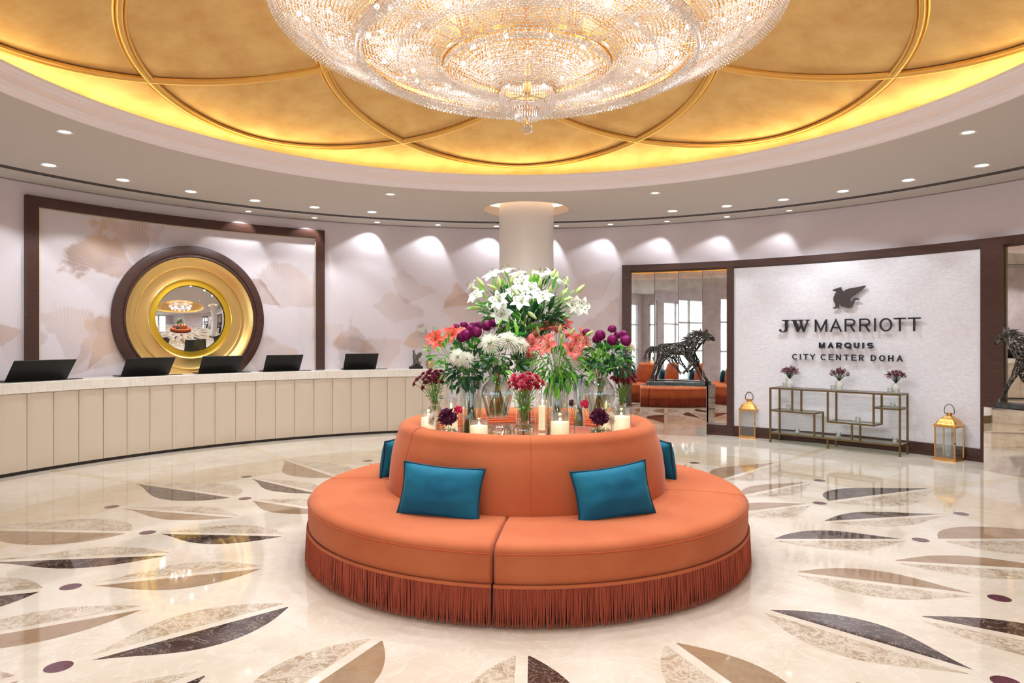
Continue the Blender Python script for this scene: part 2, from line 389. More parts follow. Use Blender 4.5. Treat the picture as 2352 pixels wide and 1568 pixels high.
# ------------------------------------------------------------------ ceiling with the round dome opening and the pit over the column
RO = 4.10; OC = (0.03, 5.0)                      # opening
COLX = (0.22, 10.44); COLR = .415; PIT = .645
def build_ceiling():
    bm = bmesh.new()
    def ring(c, r, n, flip=False): return [bm.verts.new((c[0]+r*sin(2*pi*i/n), c[1]+r*cos(2*pi*i/n), HC)) for i in range(n)]
    outer = [bm.verts.new((x, y, HC)) for x, y in ((-7.4, YB-.1), (7.4, YB-.1), (7.4, 12.6), (-7.4, 12.6))]
    a = ring(OC, RO, 160); b = ring(COLX, PIT, 48); es = []
    for L in (outer, a, b):
        for i in range(len(L)): es.append(bm.edges.new((L[i], L[(i+1) % len(L)])))
    bmesh.ops.triangle_fill(bm, use_beauty=True, use_dissolve=False, edges=es)
    # drop faces that fill the holes
    for f in list(bm.faces):
        c = f.calc_center_median()
        if hypot(c.x-OC[0], c.y-OC[1]) < RO*.98 and all(hypot(v.co.x-OC[0], v.co.y-OC[1]) < RO+.01 for v in f.verts): bm.faces.remove(f)
        elif all(hypot(v.co.x-COLX[0], v.co.y-COLX[1]) < PIT+.01 for v in f.verts): bm.faces.remove(f)
    for f in bm.faces:
        if f.normal.z > 0: f.normal_flip()
    mb = MB(); mb.bm(bm)
    # pit round the column head
    mb.lathe([(PIT, HC), (PIT, HC+.13), (PIT+.2, HC+.13), (PIT+.2, HC+.3), (.3, HC+.3)], 64, c=COLX)
    # slab above to close the lobby
    return obj('ceiling', mb, M_ceil, smooth=True, angle=30, kind='structure')
ceil_o = build_ceiling()
pr = [(RO+.02, HC+.002), (RO+.02, HC-.012), (RO-.005, HC-.012), (RO-.012, HC+.012), (RO-.035, HC+.03), (RO-.035, HC+.045), (RO-.06, HC+.055), (RO-.06, HC+.125), (RO-.08, HC+.135), (RO-.08, HC+.155), (RO-.1, HC+.165), (RO-.1, HC+.19), (RO-.06, HC+.19), (RO-.03, HC+.1), (RO+.02, HC+.06)]
m = MB(); m.lathe(pr+[pr[0]], 192, c=OC); obj('trim_1', m, M_mould, kind='structure', angle=25)
# cove shelf behind the moulding
m = MB(); m.lathe([(RO-.02, HC+.08), (RO+.5, HC+.08), (RO+.5, HC+.42)], 128, c=OC); obj('trim_2', m, M_mould, kind='structure')
def domez(r): return 3.90+.85*(1-(r/4.2)**2)
m = MB(); m.lathe([(max(r, .001), domez(r)) for r in [4.62*i/40 for i in range(41)]], 160, c=OC)
dome = obj('ceiling_dome', m, M_gold, kind='structure', angle=180)
# lattice mouldings on the dome: eight cusps, each arc runs inwards
def build_ribs():
    mb = MB()
    for k in range(8):
        for sgn in (1, -1):
            path = []
            for i in range(49):
                ph = 72*i/48; r = 4.2*(1-(ph/84)**1.8); a = radians(45*k+sgn*ph+1.0)
                path.append(Vector((OC[0]+r*sin(a), OC[1]+r*cos(a), domez(r))))
            g = []
            for i, p in enumerate(path):
                t = (path[min(i+1, 48)]-path[max(i-1, 0)]); t.normalize(); s_ = t.cross(Vector((0, 0, -1))).normalized(); up = Vector((0, 0, -1))
                g.append([p+s_*x+up*z for x, z in ((-.055, -.01), (-.055, .012), (-.04, .02), (-.032, .008), (-.018, .03), (0, .036), (.018, .03), (.032, .008), (.04, .02), (.055, .012), (.055, -.01))])
            mb.grid(g)
    mb.lathe([(.9, domez(.9)+.01), (.9, domez(.9)-.04), (.8, domez(.9)-.05), (.001, domez(.9)-.05)], 64, c=OC)
    return obj('trim_3', mb, M_goldrib, kind='structure', angle=60)
build_ribs()
M_led = emit('led_strip_glow', (1, .90, .52), E_COVE)
led = MB(); led.lathe([(RO+.12, HC+.14), (RO+.16, HC+.17), (RO+.2, HC+.14), (RO+.16, HC+.11), (RO+.12, HC+.14)], 128, c=OC)
o = obj('cove_light', led, M_led); tag(o, 'warm light strip hidden in the cove round the gold dome', 'light strip')
# warm light in the column pit
pl = MB(); pl.lathe([(PIT+.06, HC+.16), (PIT+.10, HC+.16), (PIT+.10, HC+.2), (PIT+.06, HC+.2), (PIT+.06, HC+.16)], 48, c=COLX)
o = obj('cove_light', pl, emit('pit_glow', (1, .66, .38), 14)); tag(o, 'warm light ring in the ceiling pit above the cream column', 'light strip')
# air slot
M_grille = mat('grille', '55504E', .7)
m = MB(); n = 150; RG = 6.45
for i in range(2*n):
    a = -A1+2*A1*i/(2*n); m.arcbox(a, a+A1/n*.45, RG-.05, RG+.05, HC-.006, HC+.0, n=1)
for s_ in (-.055, 0, .05): m.arcbox(-A1, A1, RG+s_-.004, RG+s_+.006, HC-.008, HC)
m.arcbox(-A1, A1, RG-.05, RG+.05, HC-.002, HC-.0005)
obj('trim_4', m, M_grille, kind='structure', smooth=False)
# thin strip, coloured darker to stand for a shadow gap between wall and ceiling
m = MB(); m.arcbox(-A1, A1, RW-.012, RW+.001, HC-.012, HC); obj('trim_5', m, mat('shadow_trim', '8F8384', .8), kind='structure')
# ------------------------------------------------------------------ column
m = MB(); m.lathe([(COLR, 0), (COLR, HC+.29)], 96, c=(0, 0)); m.mi = 1; m.lathe([(COLR+.012, 0), (COLR+.012, .14), (COLR, .145)], 96)
o = obj('column', m, [mat('column_plaster', 'E8E4E0', .35, bump=.03, bscale=4), M_brass], loc=(COLX[0], COLX[1], 0)); tag(o, 'round cream plaster column rising behind the flowers into a lit ceiling pit', 'column')
# ------------------------------------------------------------------ downlights
M_trimw = mat('white_trim', 'E8E6E2', .4); M_lens = emit('lamp_lens', (1, .95, .88), 12)
M_lensdim = emit('lamp_lens_dim', (1, .93, .84), 2.2)
def downlight(r0, label, lens, power, spot, group, tilt=None):
    t = thing('downlight', label, 'ceiling light', (0, 0, HC), group=group)
    a = MB(); a.lathe([(r0, -.001), (r0+.018, -.006), (r0+.02, .0)], 32); a.lathe([(r0, -.002), (r0*.93, .008)], 32); obj('trim_ring', a, M_trimw, t)
    b = MB(); b.lathe([(r0*.93, .004), (.0005, .004)][::-1], 32); b.lathe([(r0*.93, -.001), (.0005, -.003)], 32); obj('lens', b, lens, t)
    return t
def spot(parent, power, size, blend, tgt, col=(.84, .93, 1), rad=.03):
    l = bpy.data.lights.new('lamp', 'SPOT'); l.energy = power; l.spot_size = radians(size); l.spot_blend = blend; l.color = col; l.shadow_soft_size = rad
    o = bpy.data.objects.new('lamp', l); COL.objects.link(o); o.parent = parent; o.location = (0, 0, -.03)
    o.rotation_euler = (-(Vector(tgt)-Vector(parent.location))).to_track_quat('Z', 'Y').to_euler(); return o
row1 = [-71.5, -63.4, -55.3, -47.1, -38.7, -30.4, -22.0, 24.1, 31.9, 39.7, 47.4, 55.2, 63.2, 71.5]
row2 = [-37.1, -28.5, -19.9, -11.2, -2.7, 6.1, 13.9, 21.9, 30.0, 38.0]
row3 = [-71.8, -22.1, 24.5, 71.6, -120, 120]
d1 = downlight(.07, 'x', M_lens, 0, 0, None)
def put(lst, R, first, size, lab, grp, sc, pw, spsz, tg, bl=.35):
    for i, a in enumerate(lst):
        th = radians(a); p = cyl(th, R, HC)
        o = first if (i == 0 and first.get('label') == 'x') else dup(first, p, scale=sc)
        o.location = p; o.scale = (sc,)*3
        side = 'left' if a < 0 else 'right'
        o['label'] = lab % side; o['group'] = grp % side
        if pw: spot(o, pw, spsz, bl, tg(th))
put(row1, 5.94, d1, .07, 'bright recessed downlight in the main row of the %s ceiling inside the air slot', 'main row downlights on the %s', 1, E_DOWN*10, 88, lambda th: cyl(th, 7.0, .9))
put(row2, 6.84, d1, .045, 'small recessed wall washer on the %s between air slot and wall', 'small wall washers on the %s', .62, E_WASH*10, 68, lambda th: cyl(th, 7.1, 0), .6)
d3 = downlight(.07, 'x', M_lensdim, 0, 0, None)
put(row3, 4.55, d3, .06, 'dimmer recessed spotlight near the dome moulding on the %s', 'dimmer inner spotlights on the %s', .85, E_DOWN*8, 80, lambda th: cyl(th, 3.8, 0))
# further downlights over the entrance side behind the camera
for i, (x, y) in enumerate(((-3, -1), (0, -1), (3, -1), (-3, -3.4), (0, -3.4), (3, -3.4), (-1.6, .2), (1.6, .2))):
    o = dup(d3, (x, y, HC), label='recessed spotlight over the entrance area', group='entrance spotlights'); spot(o, E_DOWN*16, 120, .5, (x, y+.6, 0), rad=.15)
# ------------------------------------------------------------------ round sofa
def velvet(name, c, c2, spec=.3):
    m, nt, b = newmat(name)
    tc = N(nt, 'ShaderNodeTexCoord'); n = N(nt, 'ShaderNodeTexNoise', {'Vector': tc.outputs['Object'], 'Scale': 2.6, 'Detail': 4})
    nt.links.new(ramp(nt, n.outputs[0], [(.38, srgb(c)), (.62, srgb(c2))]), b.inputs['Base Color'])
    b.inputs['Roughness'].default_value = .8; b.inputs['Specular IOR Level'].default_value = spec
    b.inputs['Sheen Weight'].default_value = .22; b.inputs['Sheen Roughness'].default_value = .35; b.inputs['Sheen Tint'].default_value = (1, .72, .62, 1)
    n2 = N(nt, 'ShaderNodeTexNoise', {'Vector': tc.outputs['Object'], 'Scale': 420, 'Detail': 2}); bp = N(nt, 'ShaderNodeBump', {'Height': n2.outputs[0], 'Strength': .12, 'Distance': .002})
    nt.links.new(bp.outputs[0], b.inputs['Normal']); return m
M_velvet = velvet('orange_velvet', 'C46A40', 'BC6038'); M_velvet_pipe = velvet('orange_piping', 'B9502B', 'B9502B')
M_teal = velvet('teal_velvet', '17718A', '0F5C7C'); M_teal.node_tree.nodes['Principled BSDF'].inputs['Sheen Tint'].default_value = (.3, .8, .95, 1)
M_teal.node_tree.nodes['Principled BSDF'].inputs['Sheen Weight'].default_value = .3
M_tealpipe = mat('teal_piping', '0A3547', .7)
M_fringe = mat('rust_fringe', 'BC5433', .75, var=.4, vscale=60, c2='9C3E24', stretch=(1, 1, .05))
M_dark_in = mat('sofa_base', '2A1510', .8)
sofa = thing('round_sofa', 'large round orange velvet sofa with rust fringe in the middle of the lobby', 'sofa', (SC[0], SC[1], 0))
seams = [radians(a) for a in (-7.8, 75, 171, 264)]
def seatprof():
    ro = 1.642; ri = 1.0; pr = [(ro-.02, .225), (ro-.004, .24), (ro, .30), (ro, .385), (ro-.002, .398)]
    for i in range(1, 9):
        a = i/8*pi/2; pr.append((ro-.075+.073*cos(a), .40+.052*sin(a)))
    pr += [(ro-.25, .462), (ro-.42, .465), (1.15, .462), (ri, .455), (ri, .225)]
    return pr
for i, a0 in enumerate(seams):
    a1 = seams[(i+1) % 4]; a1 += 2*pi if a1 < a0 else 0; g = .0035
    mb = MB(); pr = seatprof(); n = 64; k = n+1
    # rounded ends at the seams
    rows = []
    for j in range(-4, n+5):
        if j < 0: e = (4+j)/4; aa = a0+g; ins = (1-sqrt(max(0, 1-(1-e)**2)))*.0 + (1-e)
        elif j > n: e = (n+4-j)/4; aa = a1-g; ins = 1-e
        else: aa = a0+g+(a1-a0-2*g)*j/n; ins = 0; e = 1
        d = .022; off = d*(1-sqrt(max(0, 1-ins*ins)))      # inset of the outline
        if j < 0: aa = a0+g+(d-d*ins)/1.4*0+ (d*(1-ins))/1.4*1.0
        if j > n: aa = a1-g-(d*(1-ins))/1.4
        if 0 <= j <= n: aa = a0+g+d/1.4+(a1-a0-2*g-2*d/1.4)*j/n
        row = []
        for (r, z) in pr:
            rr = r-off if r > 1.3 else r+off*.5; zz = z-off if z > .3 else z
            row.append((rr*sin(aa), -rr*cos(aa), zz))
        rows.append(row)
    o_ = len(mb.v); mb.grid(rows); m_ = len(pr)
    mb.f.append(tuple(o_+j for j in range(m_))); mb.f.append(tuple(o_+(len(rows)-1)*m_+j for j in reversed(range(m_)))); mb.m += [0, 0]
    seat = obj('seat', mb, M_velvet, sofa, angle=75)
    pp = MB(); pp.tube([((1.643)*sin(a), -(1.643)*cos(a), .400) for a in [a0+.012+(a1-a0-.024)*j/70 for j in range(71)]], .0045, 6); obj('piping', pp, M_velvet_pipe, seat, angle=180)
    # fringe: gimp band and hanging threads
    fb = MB(); fb.lathe([(1.640, .236), (1.652, .236), (1.652, .218), (1.640, .218)], 70, a0+.004, a1-.004, caps=True); obj('fringe_band', fb, M_velvet, sofa)
    ft = MB(); nth = int((a1-a0)*1.65/.0052)
    for j in range(nth):
        a = a0+.004+(a1-a0-.008)*(j+.5)/nth; wd = .0021; r0 = 1.648+random.uniform(-.003, .003); jit = random.uniform(-.006, .006); rb = r0+random.uniform(.0, .012); zb = random.uniform(.004, .014)
        rows = []
        for q in range(4):
            t = q/3; rr = r0+(rb-r0)*t; aa = a+jit*t*t/1.65+random.uniform(-.0006, .0006)
            c_ = (rr*sin(aa), -rr*cos(aa)); z = .220+(zb-.220)*t; nx, ny = sin(aa), -cos(aa); tx, ty = cos(aa), sin(aa)
            rows.append([(c_[0]-tx*wd, c_[1]-ty*wd, z), (c_[0]+nx*wd*1.2, c_[1]+ny*wd*1.2, z), (c_[0]+tx*wd, c_[1]+ty*wd, z)])
        ft.grid(rows)
    obj('fringe', ft, M_fringe, sofa, kind='stuff', angle=180)
mb = MB(); mb.lathe([(1.0, .02), (1.625, .02), (1.628, .224), (1.0, .224)], 96); obj('plinth', mb, M_dark_in, sofa)
# backrest drum with soft rolled rim; three upright seams in view
def backprof():
    pr = [(1.060, .44), (1.062, .50), (1.056, .60), (1.040, .72), (1.018, .81), (1.002, .85)]
    for i in range(0, 13):
        a = radians(188*i/12); pr.append((.918+.074*cos(a), .885+.066*sin(a)))
    pr += [(.842, .86), (.838, .80)]
    return pr
mb = MB(); pr = backprof(); n = 240; bs = [radians(0.3+56*q) for q in range(-1, 6)]; rows = []
for j in range(n):
    a = 2*pi*j/n; d = min(abs((a-s+pi) % (2*pi)-pi) for s in bs); dd = .004*math.exp(-(d/.006)**2)
    rows.append([((r-dd if i < 15 else r)*sin(a), -(r-dd if i < 15 else r)*cos(a), z-(dd if i >= 8 else 0)) for i, (r, z) in enumerate(pr)])
mb.grid(rows, cu=True); obj('backrest', mb, M_velvet, sofa, angle=180)
for s in bs[:3]+[bs[3], bs[4], bs[5]]:
    t = MB(); t.tube([((r-.0015)*sin(s), -(r-.0015)*cos(s), z) for r, z in pr[:16]], .0018, 5); obj('seam', t, M_velvet_pipe, sofa, angle=180)
mb = MB()
for r0, z0 in ((.842, .868), (.828, .850), (.814, .832)):
    mb.lathe([(r0+.012*cos(2*pi*i/10)-.006, z0+.012*sin(2*pi*i/10)) for i in range(11)], 128)
obj('inner_piping', mb, M_velvet_pipe, sofa)
ZT = .822
mb = MB(); mb.lathe([(.84, ZT-.03), (.84, ZT), (.001, ZT)], 96); obj('display_tray', mb, mat('mirror_tray', (.8, .78, .76), .06, .9), sofa, label='mirrored tray top inside the backrest')

# ------------------------------------------------------------------ pillows
def make_pillow(wd, ht, th, seed):
    rnd = random.Random(seed); n = 26; m = 16
    def surf(sg):
        g = []
        for i in range(n+1):
            u = -1+2*i/n; row = []
            for j in range(m+1):
                v = -1+2*j/m
                e = (1-abs(u)**2.6)**.55*(1-abs(v)**2.6)**.55
                pin = 1-.07*(1-abs(v)**2)*abs(u)**3; pv = 1-.10*(1-abs(u)**2)*abs(v)**3
                wr = noise.noise(Vector((u*2.2+seed, v*2.2, sg*3)))*.012*e+noise.noise(Vector((u*5+seed, v*5, sg*3)))*.004*e
                row.append((u*wd/2*pin, sg*(th/2*e)+wr, v*ht/2*pv))
            g.append(row)
        return g
    mb = MB(); mb.grid(surf(-1)); b = MB(); mb2 = surf(1); mb.grid([list(reversed(r)) for r in mb2])
    s = surf(0)
    path = [s[i][0] for i in range(n+1)]+[s[n][j] for j in range(1, m+1)]+[s[i][m] for i in range(n-1, -1, -1)]+[s[0][j] for j in range(m-1, 0, -1)]
    path = [(x, 0, z) for x, y, z in path]; path.append(path[0])
    pp = MB(); pp.tube(path, .0075, 7, cap=False)
    return mb, pp
def pillow(loc, rot, wd, ht, th, label, seed):
    t = thing('throw_pillow', label, 'pillow', loc, rot=rot); a, p = make_pillow(wd, ht, th, seed)
    obj('cushion_cover', a, M_teal, t, angle=180); obj('piping', p, M_tealpipe, t, angle=180)
def pil(ang, wd, ht, th, lean, roll, label, seed, r=1.115, z=.607, yaw=0):
    a = radians(ang); loc = (SC[0]+r*sin(a), SC[1]-r*cos(a), z)
    R = Matrix.Rotation(a+radians(yaw), 4, 'Z') @ Matrix.Rotation(radians(-lean), 4, 'X') @ Matrix.Rotation(radians(roll), 4, 'Y')
    pillow(loc, R.to_euler(), wd, ht, th, label, seed)
pil(-29, .555, .335, .15, 14, 2.5, 'teal velvet lumbar pillow leaning on the sofa back, left of the front seam', 3, r=1.17, yaw=13)
pil(26.5, .535, .335, .15, 14, -5, 'teal velvet lumbar pillow leaning on the sofa back, right of the front seam', 8, r=1.17, yaw=-8)
pil(-108, .50, .33, .15, 10, 3, 'teal pillow seen edge-on at the far left side of the sofa back', 13, r=1.13)
pil(104, .50, .33, .15, 10, -3, 'teal pillow seen edge-on at the far right side of the sofa back', 21, r=1.13)
# ------------------------------------------------------------------ reception desk
M_uph = mat('beige_leather', 'CDBBA6', .45, bump=.04, bscale=90, sheen=.1)
M_counter = marble('white_onyx', 'EFE7DC', 'DCC9B2', 2.6, .12, 'E4D9CB', blotw=.5)
desk = thing('reception_desk', 'long curved reception desk with beige upholstered panels and white stone top', 'desk', (DC[0], DC[1], 0))
def at_desk(mb): mb.v = [(x-DC[0], y-DC[1], z) for x, y, z in mb.v]; return mb
T0 = -69.3-2.68*10; NP = 0; T1 = -12.0
th = T0
while th < T1-.5:
    e = min(th+2.68, T1); mb = MB(); a0 = radians(th)+.0006; a1 = radians(e)-.0006
    rows = []
    for i in range(9):
        u = -1+2*i/8; row = []
        for (zz, ins) in ((.040, .0), (.042, .55), (.055, .9), (.2, 1), (.5, 1), (.8, 1), (.92, .9), (.943, .5), (.946, 0)):
            f = 1-abs(u)**6; row.append(cyl(a0+(a1-a0)*i/8, DR+.016-.018*f*ins, zz, DC))
        rows.append(row)
    mb.grid(rows); mb.arcbox(a0, a1, DR+.014, DR+.04, .04, .946, c=DC, n=2)
    obj('panel', at_desk(mb), M_uph, desk, angle=50); th += 2.68
mb = MB(); mb.arcbox(radians(T0), radians(T1), DR+.03, DR+.40, .04, .946, c=DC); obj('carcass', at_desk(mb), M_uph, desk, angle=30)
mb = MB(); mb.arcbox(radians(T0), radians(T1)-.002, DR+.03, DR+.38, 0, .042, c=DC); obj('toe_kick', at_desk(mb), mat('dark_plinth', '1D1310', .4), desk, angle=30)
mb = MB(); mb.arcprof(radians(T0)-.003, radians(T1)+.004, [(DR-.02, .948), (DR-.02, 1.066), (DR-.012, 1.074), (DR+.42, 1.074), (DR+.42, .948)], c=DC); obj('worktop', at_desk(mb), M_counter, desk, angle=30, label='thick white stone worktop')
mb = MB()
for i in range(150):
    a = radians(T0+(T1-T0)*i/150); mb.arcbox(a, a+.0006, DR-.0204, DR-.02, .95, 1.066, c=DC, n=1)
obj('worktop_joint', at_desk(mb), mat('joint', 'CDBFAE', .5), desk, smooth=False, kind='stuff')
# computers facing the staff side
M_screen = mat('screen_back', '070708', .45, spec=.35)
def computer(x0, x1, yb, yt, skew, label):
    """screen back seen from the lobby; bottom edge from x0 to x1 (px) at height yb, top yt"""
    zb = 1.078; xm = (x0+x1)/2; th, z, Y = ray_r(xm, yb, DR+.13, DC)
    p = cyl(th, DR+.13, zb, DC); s = Y/FPX; wd = (x1-x0)*s*1.04/max(.75, cos(th*.55)); ht = (yb-yt)*s
    t = thing('computer', label, 'computer', p, rotz=-th)
    L = radians(38); up = Vector((0, -sin(L), cos(L))); h = ht/cos(L)*1.04; wd_ = wd
    M = Matrix.Translation((0, 0, .01)) @ Matrix.Rotation(L, 4, 'X')
    a = MB(); a.box(-wd_/2, wd_/2, -.006, .006, 0, h, M, b=.004); obj('screen', a, M_screen, t)
    e = MB(); e.box(-wd_/2+.005, wd_/2-.005, .006, .008, .008, h-.006, M); obj('display', e, mat('display_off', '1A1D22', .2), t)
    b = MB(); b.box(-wd_/2, wd_/2, .0, .24, -.002, .012, b=.004); b.box(wd_/2+.03, wd_/2+.19, -.02, .1, -.004, .003, b=.001); obj('keyboard_base', b, M_black, t)
    c = MB(); c.tube([(-wd_/2+.05, 0, .012), (wd_/2-.05, 0, .012)], .009, 8); obj('hinge', c, M_blackmet, t)
for a in ((32, 138, 875, 831, 0, 'black computer screen back on the desk, leftmost of five'), (289, 379, 864, 825.5, 0, 'black computer screen back below left edge of the round mirror'),
          (462, 542, 859, 823, 0, 'black computer screen back below right part of the round mirror'), (609, 684, 854.5, 820, 0, 'black computer screen back left of the right mural frame bar'),
          (791, 861, 851, 817.5, 0, 'black computer screen back on the desk, rightmost of five')): computer(*a)
# ------------------------------------------------------------------ mural frame and round mirror on the left wall
def wall_thing(name, label, cat, th, r=RW, z=0, group=None):
    return thing(name, label, cat, cyl(th, r, z), rotz=-th, group=group)
def loc_of(t, mb):     # world mesh -> local mesh of thing t
    M = inv(t); mb.v = [tuple(M @ Vector(v)) for v in mb.v]; return mb
rad = radians
t = wall_thing('mural_frame', 'tall dark walnut frame around the ginkgo mural behind the reception desk', 'frame', rad(-43.7))
def bars(t, th0, th1, z0, z1, wz, wth, d=.055, bottom=True, name='frame'):
    RI = RW-d
    for a0, a1, c0, c1 in ((th0, th0+wth, z0, z1), (th1-wth, th1, z0, z1)):
        mb = MB(); mb.arcprof(a0, a1, [(RW, c0), (RI, c0), (RI, c1), (RW, c1)], n=3); obj('side_bar', loc_of(t, mb), M_wood, t, smooth=False)
    mb = MB(); mb.arcprof(th0+wth, th1-wth, [(RW, z1-wz), (RI+.004, z1-wz), (RI, z1-wz+.01), (RI, z1), (RW, z1)]); obj('top_bar', loc_of(t, mb), M_wood, t, angle=30)
    if bottom:
        mb = MB(); mb.arcprof(th0+wth, th1-wth, [(RW, z0), (RI, z0), (RI, z0+wz), (RW, z0+wz)]); obj('bottom_bar', loc_of(t, mb), M_wood, t, angle=30)
bars(t, rad(-60.75), rad(-26.85), .5, 3.385, .135, rad(1.15), .07)
M_bead = mat('cream_bead', 'D8C9AE', .4, .3)
mb = MB(); mb.arcprof(rad(-59.6), rad(-28.0), [(RW, .635), (RW-.03, .635), (RW-.03, .645), (RW, .645)]); mb.arcprof(rad(-59.6), rad(-28.0), [(RW, 3.24), (RW-.03, 3.24), (RW-.03, 3.25), (RW, 3.25)])
mb.arcbox(rad(-59.6), rad(-59.35), RW-.03, RW, .635, 3.25, n=1); mb.arcbox(rad(-28.1), rad(-28.0), RW-.03, RW, .635, 3.25, n=1)
obj('inner_bead', loc_of(t, mb), M_bead, t, smooth=False)
# round mirror
def disc_ring(prof, n=128):   # prof: (radius, depth towards the room)
    mb = MB(); mb.lathe([(r, d) for r, d in prof], n); M = Matrix.Rotation(pi/2, 4, 'X'); mb.v = [tuple(M @ Vector(v)) for v in mb.v]; return mb
mt = wall_thing('round_mirror', 'large round convex mirror in stepped gold rings and a dark wooden rim', 'mirror', rad(-43.55), RW-.01, 1.885)
obj('wooden_rim', disc_ring([(1.075, -.0), (1.075, .12), (1.07, .13), (.965, .15), (.955, .148), (.95, .138), (.94, .138), (.93, .148), (.915, .15), (.905, .142), (.905, .06)]), M_wood, mt, angle=30)
obj('gold_ring', disc_ring([(.905, .125), (.90, .13), (.885, .118), (.82, .10), (.775, .085), (.77, .092), (.755, .092), (.75, .085)]), M_goldbright, mt, angle=25)
obj('gold_ring', disc_ring([(.75, .085), (.745, .055), (.73, .05), (.60, .062), (.59, .068), (.58, .062)]), M_goldbright, mt, angle=25)
obj('gold_ring', disc_ring([(.58, .062), (.575, .035), (.56, .032), (.505, .045), (.495, .045)]), mat('yellow_gold', 'E6BE3C', .3, .8), mt, angle=25)
cap = []; Rs = 1.35
for i in range(25):
    a = math.asin(.5/Rs)*(1-i/24); cap.append((max(Rs*sin(a), .0005), .03+Rs*cos(a)-Rs*cos(math.asin(.5/Rs))))
obj('convex_glass', disc_ring(cap), M_mirror, mt, angle=180)
# ------------------------------------------------------------------ framed panels on the right wall
ZB, ZM = .165, 2.862
def panes(t, th0, th1, n, z0, z1, rows=1):
    for i in range(n):
        a0 = th0+(th1-th0)*i/n+.0002; a1 = th0+(th1-th0)*(i+1)/n-.0002; r = RW-.022
        for k in range(rows):
            c0 = z0+(z1-z0)*k/rows+.001; c1 = z0+(z1-z0)*(k+1)/rows-.001
            p = [cyl(a0, r, c0), cyl(a1, r, c0), cyl(a1, r, c1), cyl(a0, r, c1)]; am = (a0+a1)/2; nrm = Vector((sin(am), cos(am), 0))
            b = [q+nrm*.008 for q in p]; jj = Vector((0, 0, random.uniform(-.0004, .0004)))
            mb = MB(); bv = .006
            inn = [p[0]+(p[1]-p[0]).normalized()*bv+Vector((0, 0, bv)), p[1]-(p[1]-p[0]).normalized()*bv+Vector((0, 0, bv)), p[2]-(p[2]-p[3]).normalized()*bv-Vector((0, 0, bv)), p[3]+(p[2]-p[3]).normalized()*bv-Vector((0, 0, bv))]
            inn = [q-nrm*.002 for q in inn]
            mb.add(inn+p+b, [(0, 1, 2, 3), (4, 5, 1, 0), (5, 6, 2, 1), (6, 7, 3, 2), (7, 4, 0, 3), (8, 9, 5, 4), (9, 10, 6, 5), (10, 11, 7, 6), (11, 8, 4, 7)])
            obj('mirror_pane', loc_of(t, mb), M_antique, t, smooth=False)
def framed(name, label, th0, th1, wl, wr, cat):
    t = wall_thing(name, label, cat, (th0+th1)/2); RI = RW-.075
    for a0, a1, nm in ((th0, th0+wl, 'side_bar'), (th1-wr, th1, 'side_bar')):
        if a1-a0 > 1e-4:
            mb = MB(); mb.arcprof(a0, a1, [(RW, 0), (RI, 0), (RI, ZM), (RW, ZM)], n=3); obj(nm, loc_of(t, mb), M_wood, t, smooth=False)
    mb = MB(); mb.arcprof(th0+wl, th1-wr, [(RW, ZM-.125), (RI+.04, ZM-.125), (RI, ZM-.10), (RI, ZM), (RW, ZM)]); obj('top_bar', loc_of(t, mb), M_wood, t, angle=30)
    mb = MB(); mb.arcprof(th0+wl, th1-wr, [(RW, 0), (RI, 0), (RI, .05), (RI+.015, .055), (RI+.015, ZB-.01), (RI+.05, ZB), (RW, ZB)]); obj('base_bar', loc_of(t, mb), M_wood, t, angle=30)
    return t
a, b, c_, d = rad(15.4), rad(30.6), rad(58.45), rad(76)
t = framed('framed_wall_mirror', 'panelled wall mirror in a dark frame behind the galloping horse, left of the hotel sign', a, b, rad(1.25), rad(.9), 'mirror')
panes(t, a+rad(1.25), b-rad(.9), 4, ZB+.03, ZM-.125)
mb = MB(); [mb.arcbox(x0, x1, RW-.03, RW, ZB, ZM-.125, n=1) for x0, x1 in ((a+rad(1.25), a+rad(1.3)), (b-rad(.97), b-rad(.9)))]; obj('bead', loc_of(t, mb), M_brass, t, smooth=False)
def plaster():
    m, nt, p = newmat('silver_plaster'); tc = N(nt, 'ShaderNodeTexCoord')
    n1 = N(nt, 'ShaderNodeTexNoise', {'Vector': N(nt, 'ShaderNodeMapping', {'Vector': tc.outputs['Object'], 'Scale': (9, 9, 70)}).outputs[0], 'Scale': 1, 'Detail': 6, 'Roughness': .7})
    n2 = N(nt, 'ShaderNodeTexNoise', {'Vector': N(nt, 'ShaderNodeMapping', {'Vector': tc.outputs['Object'], 'Scale': (22, 22, 110)}).outputs[0], 'Scale': 1, 'Detail': 3})
    ad = N(nt, 'ShaderNodeMath', {0: n1.outputs[0], 1: n2.outputs[0]}, operation='ADD')
    hf = N(nt, 'ShaderNodeMath', {0: ad.outputs[0], 1: .5}, operation='MULTIPLY')
    nt.links.new(ramp(nt, hf.outputs[0], [(.34, srgb('D2CBCE')), (.64, srgb('E9E4E8'))]), p.inputs['Base Color'])
    nt.links.new(ramp(nt, n2.outputs[0], [(.4, (.35,)*3), (.6, (.5,)*3)]), p.inputs['Roughness']); p.inputs['Metallic'].default_value = .1
    bp = N(nt, 'ShaderNodeBump', {'Height': hf.outputs[0], 'Strength': .18, 'Distance': .006}); nt.links.new(bp.outputs[0], p.inputs['Normal']); return m
M_plaster = plaster()
t = framed('sign_backdrop', 'wide pearly textured wall panel in a dark frame carrying the hotel sign', b, c_, 0, rad(.0), 'wall panel')
mb = MB(); mb.arcprof(b, c_, [(RW, ZB), (RW-.035, ZB), (RW-.035, ZM-.12), (RW, ZM-.12)], n=60); obj('plaster_panel', loc_of(t, mb), M_plaster, t, angle=30)
t = framed('framed_wall_mirror', 'panelled wall mirror in a dark frame at the right edge, right of the hotel sign', c_, d, rad(2.15), rad(1.2), 'mirror')
